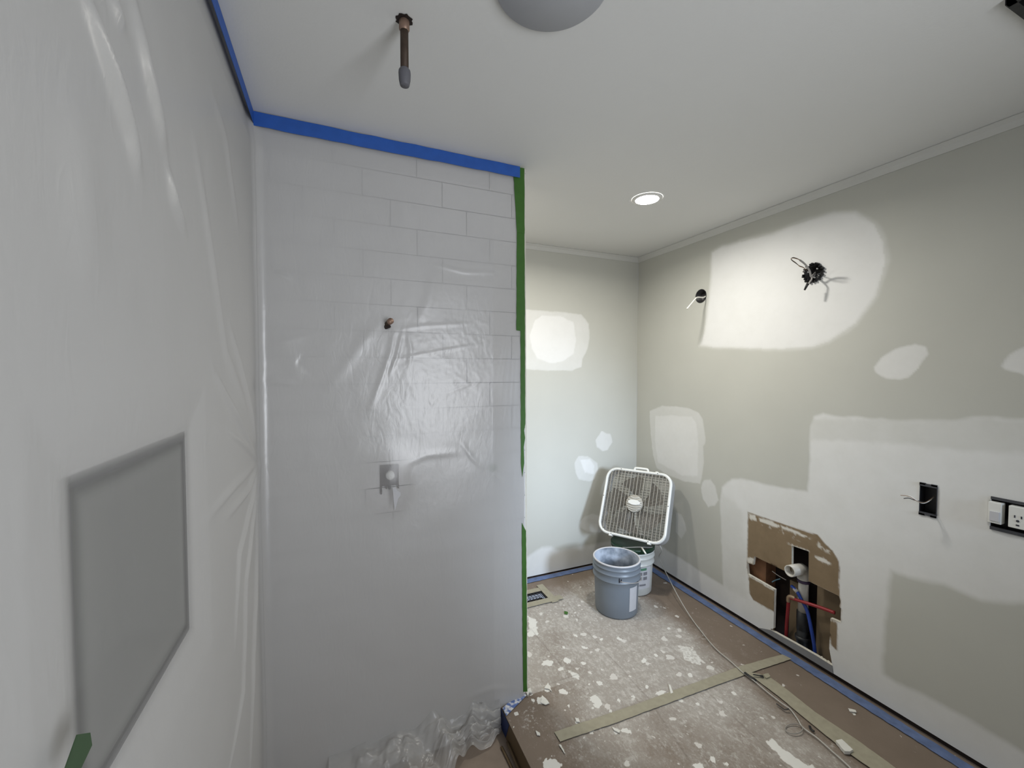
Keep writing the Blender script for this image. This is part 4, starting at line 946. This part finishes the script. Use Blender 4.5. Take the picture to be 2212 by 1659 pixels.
t = MB(); base = Vector(b2.location)
t.tube([on_r(Z2(728, 1030), 0.072)-base, on_r(Z2(700, 1060), 0.075)-base, on_r(Z2(640, 1180), 0.080)-base], [0.0065, 0.0062, 0.0042], 9); t.build('wire_nut', 'black_plastic', b2)
t = MB(); t.tube([on_r(Z2(735, 1040), 0.072)-base, on_r(Z2(680, 1035), 0.076)-base], 0.0045, 8); t.build('wire_nut', 'black_plastic', b2)
def gang(name, g, label):
    b = empty(name, (R, (g[0]+g[1])/2, (g[2]+g[3])/2)); tag(b, label, 'electrical box')
    w, hh = (g[1]-g[0])/2-0.001, (g[3]-g[2])/2-0.001; t = MB()
    t.box((0.04, -w, -hh), (0.042, w, hh)); t.box((-0.001, -w, -hh), (0.04, -w+0.002, hh)); t.box((-0.001, w-0.002, -hh), (0.04, w, hh)); t.box((-0.001, -w, hh-0.002), (0.04, w, hh)); t.box((-0.001, -w, -hh), (0.04, w, -hh+0.002))
    t.build('box_body', 'black_plastic', b); return b, w, hh
b3, w3, h3 = gang('outlet_box', G1, 'black single gang box with bare wires poking out of the white wall')
for s_ in (-1, 1):
    t = MB()
    t.box((-0.004, -w3, s_*h3-0.006), (0.004, w3, s_*h3+0.006)); t.box((-0.004, -w3, s_*(h3+0.004)-0.004), (0.002, -w3*0.35, s_*(h3+0.004)+0.004)); t.box((-0.004, w3*0.3, s_*(h3+0.004)-0.004), (0.002, w3, s_*(h3+0.004)+0.004))
    t.build('mounting_ear', 'grey_dark', b3)
wire(b3, [on_r((2018, 1072), -0.03), on_r((2008, 1080), 0.0), on_r((1995, 1086), 0.035), on_r((1980, 1082), 0.06), on_r((1968, 1074), 0.075), on_r((1957, 1071), 0.08), on_r((1945, 1070), 0.085)], 0.0013, 'bare_copper')
wire(b3, [on_r((2017, 1075), -0.03), on_r((2003, 1084), 0.0), on_r((1990, 1083), 0.035), on_r((1975, 1080), 0.055), on_r((1963, 1076), 0.07), on_r((1952, 1077), 0.075)], 0.0016, 'black_plastic')
wire(b3, [on_r((2018, 1073), -0.03), on_r((2006, 1083), 0.0), on_r((1992, 1087), 0.03), on_r((1977, 1079), 0.058), on_r((1966, 1072), 0.07), on_r((1954, 1074), 0.076)], 0.0016, 'cable')
b4, w4, h4 = gang('switch_outlet_box', G2, 'black double gang box with a switch and an outlet at the right edge')
MB().box((-0.006, -w4, h4-0.004), (0.0, w4, h4+0.006)).build('mounting_ear', 'grey_dark', b4)
MB().box((-0.006, -w4, -h4-0.008), (0.0, w4, -h4+0.004)).build('mounting_ear', 'grey_dark', b4)
t = MB(); t.box((-0.022, w4-0.033, -h4*0.62), (0.01, w4+0.001, h4*0.80)); sw = t.build('light_switch', 'white_plastic', b4, bevel=0.002)
t = MB(); t.box((-0.026, w4-0.029, -h4*0.45), (-0.021, w4-0.004, h4*0.2)); t.build('rocker', 'label', sw, bevel=0.001)
t = MB(); t.box((-0.022, -w4-0.001, -h4*0.62), (0.01, -w4+0.043, h4*0.80)); so = t.build('outlet', 'white_plastic', b4, bevel=0.002)
t = MB()
yc = -w4+0.020
t.lathe([(0.001, -0.0235), (0.004, -0.0235), (0.004, -0.02)], (0, yc, -0.006), 12, axis='x'); t.box((-0.0232, yc-0.010, 0.004), (-0.02, yc-0.007, 0.013)); t.box((-0.0232, yc+0.006, 0.004), (-0.02, yc+0.009, 0.013)); t.box((-0.0232, yc-0.004, -0.024), (-0.02, yc+0.004, -0.019))
t.build('socket_slots', 'print_dark', so)

# ------------------------------------------------------------------ plumbing in the wall opening
zp = lambda x, y, dx: Vector(on_x((1540+x/4.367, 1080+y/4.367), R+dx))
top = zp(858, 650, 0.068); dr = empty('drain_pipe', (top.x, top.y, 0)); tag(dr, 'white drain pipe with an open elbow stub inside the wall opening', 'pipe')
ox = Vector((top.x, top.y, 0)); midz = zp(850, 1050, 0.068).z; tz = top.z
t = MB(); t.tube([(0, 0, midz), (0, 0, tz-0.035)], 0.024, 20); t.build('riser', 'pvc', dr)
t = MB(); el = [(0, 0, tz-0.055), (0, 0, tz-0.02), (-0.006, 0.001, tz-0.006), (-0.020, 0.004, tz+0.002), (-0.030, 0.006, tz+0.002)]
t.tube(el, [0.031, 0.031, 0.031, 0.031, 0.031], 20, cap=False); t.build('elbow', 'pvc', dr)
# open stub: a hollow tube toward the room
def hollow(a, b, ro, ri, n=28):
    a, b = Vector(a), Vector(b); ax = (b-a).normalized(); u = ax.cross(Vector((0, 0, 1))).normalized(); w = ax.cross(u)
    mb = MB(); rings = [(a, ro), (b, ro), (b, ri), (a, ri), (a, 0.0005)]; vs = []
    for c, r in rings:
        for k in range(n):
            th = 2*PI*k/n; vs.append(c+u*math.cos(th)*r+w*math.sin(th)*r)
    mb.add(vs, [(i*n+k, i*n+(k+1) % n, (i+1)*n+(k+1) % n, (i+1)*n+k) for i in range(4) for k in range(n)], 0, True)
    return mb
stub = hollow((-0.022, 0.004, tz+0.002), (-0.105, 0.008, tz+0.004), 0.030, 0.0245).build('stub', 'pvc', dr)
t = MB(); t.lathe([(0.0238, 0), (0.001, 0.0005)], (-0.030, 0.006, tz+0.002), 20, axis='x'); t.build('stub_bore', 'dark_void', stub)
t = MB(); t.tube([(0, 0, tz-0.073), (0, 0, tz-0.060)], 0.0295, 20); o = t.build('primer_ring', 'primer', dr); o['label'] = 'purple primer stain'
t = MB(); t.tube([(0, 0, -0.04), (0, 0, midz-0.035)], 0.027, 20); t.tube([(0, 0, midz-0.10), (0, 0, midz)], 0.029, 20); t.tube([(0, 0, 0.07), (0, 0, 0.085)], 0.034, 20)
o = t.build('black_riser', 'abs', dr); o['label'] = 'black lower pipe section'
def pipe_thing(name, pts, r, material, label, cat='pipe'):
    base = Vector(pts[0]); e_ = empty(name, base); tag(e_, label, cat)
    MB().tube([p-base for p in smooth_path(pts, 6)], r, 12).build('tubing', material, e_); return e_, base
bp_, b0 = pipe_thing('water_pipe', [zp(742, 812, 0.045), zp(790, 860, 0.034), zp(840, 950, 0.029), zp(890, 1050, 0.029), zp(930, 1230, 0.030), zp(955, 1370, 0.045), zp(965, 1480, 0.055)], 0.0085, 'blue_pex', 'blue plastic water pipe rising in front of the drain')
t = MB(); t.tube([zp(770, 838, 0.040)-b0, zp(800, 872, 0.032)-b0], 0.0105, 12); t.build('crimp_ring', 'cable_grey', bp_)
red = empty('water_pipe', zp(730, 920, 0.012)); tag(red, 'red plastic water pipe bent at a brass elbow inside the opening', 'pipe'); b0 = Vector(red.location)
MB().tube([p-b0 for p in smooth_path([zp(735, 925, 0.012), zp(860, 965, 0.009), zp(1000, 1010, 0.02), zp(1150, 1065, 0.027)], 5)], 0.0085, 12).build('tubing', 'red_pex', red)
MB().tube([p-b0 for p in smooth_path([zp(715, 935, 0.012), zp(708, 1030, 0.025), zp(695, 1180, 0.045), zp(690, 1330, 0.055)], 5)], 0.0085, 12).build('tubing', 'red_pex', red)
MB().tube([p-b0 for p in smooth_path([zp(712, 960, 0.013), zp(714, 922, 0.012), zp(735, 912, 0.012), zp(775, 928, 0.011)], 5)], 0.0105, 12).build('elbow_fitting', 'fitting', red)
pipe_thing('loose_wire', [zp(560, 672, 0.05), zp(620, 715, 0.045), zp(690, 755, 0.05)], 0.002, 'cable_grey', 'thin grey wire inside the wall opening', 'wire')
pipe_thing('wire_end', [zp(558, 775, 0.04), zp(590, 757, 0.045), zp(635, 744, 0.05)], 0.003, mat('pale_blue_wire', (0.10, 0.20, 0.26), 0.5), 'short pale blue wire end inside the wall opening', 'wire')
# rubble on the sill of the opening
rub = MB(); rr4 = random.Random(9)
for k in range(90):
    t_ = rr4.random(); p = zp(640+470*t_, 1290+250*t_+rr4.uniform(-14, 10), rr4.uniform(0.005, 0.03)); s_ = rr4.uniform(.002, .0075)
    vs = [(p.x+s_*rr4.uniform(.6, 1)*a, p.y+s_*rr4.uniform(.6, 1.3)*b, p.z+s_*rr4.uniform(.5, 1)*c) for a, b, c in ((-1, 0, 0), (1, 0, 0), (0, -1, 0), (0, 1, 0), (0, 0, -1), (0, 0, 1))]
    rub.add(vs, [(0, 2, 4), (2, 1, 4), (1, 3, 4), (3, 0, 4), (2, 0, 5), (1, 2, 5), (3, 1, 5), (0, 3, 5)])
tag(rub.build('plaster_rubble', 'gypsum'), 'pale plaster crumbs heaped along the sill of the wall opening', 'rubble', kind='stuff')

# ------------------------------------------------------------------ small things on the floor
def chip(px, thick, label, group=None, material='chip', name='plaster_chip', cat='plaster chip', lift=0.002, tilt=0):
    poly = MAP(fl, px); cx = sum(p[0] for p in poly)/len(poly); cy = sum(p[1] for p in poly)/len(poly)
    poly = ragged([(p[0]-cx, p[1]-cy) for p in poly], 0.001, int(px[0][0]), 0.006)
    o = MB().prism(poly, lambda u, v, d: (u, v, d+tilt*(u+0.02)), 0, thick).build(name, material); o.location = (cx, cy, lift); fix_normals(o)
    return tag(o, label, cat, group)
chip([(1805, 1607), (1818, 1604), (1843, 1627), (1836, 1631), (1824, 1630)], 0.013, 'thick rectangular white drywall offcut lying beside the cord', name='drywall_offcut', cat='drywall scrap')
CHIPS = (([(1157, 1580), (1166, 1585), (1167, 1591), (1160, 1590)], 'small pointed white plaster chip nearest the shower step edge'),
         ([(1171, 1504), (1180, 1512), (1187, 1521), (1178, 1524), (1168, 1520)], 'largest white plaster chip just right of the partition foot'),
         ([(1176, 1488), (1184, 1476), (1192, 1496), (1186, 1490)], 'triangular white plaster chip behind the largest chip by the partition'),
         ([(1322, 1572), (1340, 1580), (1338, 1585), (1326, 1579)], 'long thin white plaster chip in front of the crosswise masking tape'),
         ([(1832, 1532), (1848, 1536), (1850, 1541), (1836, 1539)], 'flat white plaster chip on the brown paper near the right wall tape'),
         ([(1444, 1480), (1448, 1482), (1454, 1498), (1449, 1500)], 'slim white plaster chip lying just behind the crosswise masking tape'),
         ([(1242, 1552), (1250, 1554), (1252, 1562), (1245, 1561)], 'small round white plaster chip behind the left end of the masking tape'))
for px, lab in CHIPS:
    chip(px, 0.003, lab, 'plaster chips on the floor')
chip([(1207, 1610), (1212, 1611), (1221, 1629), (1219, 1629)], 0.003, 'thin pointed white splinter near the shower step', name='plaster_splinter', cat='plaster chip')
chip([(1138, 1493), (1146, 1490), (1149, 1500), (1143, 1499), (1140, 1507), (1136, 1497)], 0.006, 'white plaster lump at the foot of the partition', name='plaster_lump', cat='plaster chip', lift=0.004)
chip([(1219, 1321), (1227, 1323), (1226, 1328), (1219, 1327)], 0.002, 'tiny green tape scrap on the floor left of the grey bucket', material='green_tape', name='tape_scrap', cat='tape')
chip([(1648, 1461), (1660, 1459), (1664, 1466), (1655, 1470)], 0.006, 'crumpled pale tape wad beside the black tie', material='mask_tape', name='tape_wad', cat='tape', lift=0.006)
def tie(name, pts, r, label, flat=0.45):
    pts = [fq(q, z) for q, z in pts]; base = pts[0].copy(); o = MB().tube([p-base for p in smooth_path(pts, 4)], r, 8, flat=flat).build(name, 'black_plastic'); o.location = base
    return tag(o, label, 'cable tie')
tie('cable_tie', [((1609, 1453), .014), ((1618, 1460), .016), ((1628, 1466), .014), ((1634, 1471), .009)], 0.0075, 'wide black cord tie wrapped left of the cord')
tie('cable_tie', [((1627, 1457), .017), ((1638, 1459), .015), ((1648, 1461), .012)], [0.004]*6+[0.007]*2+[0.010], 'black tie end sticking out right of the cord')
tie('cable_tie', [((1677, 1520), .010), ((1688, 1528), .008), ((1696, 1533), .010), ((1704, 1531), .014)], 0.0035, 'thin black tie lying beside the cord nearer the viewer')
tie('cable_tie', [((1749, 1568), .006), ((1752, 1575), .006), ((1759, 1580), .007)], 0.005, 'small dark scrap to the right of the cord loop')
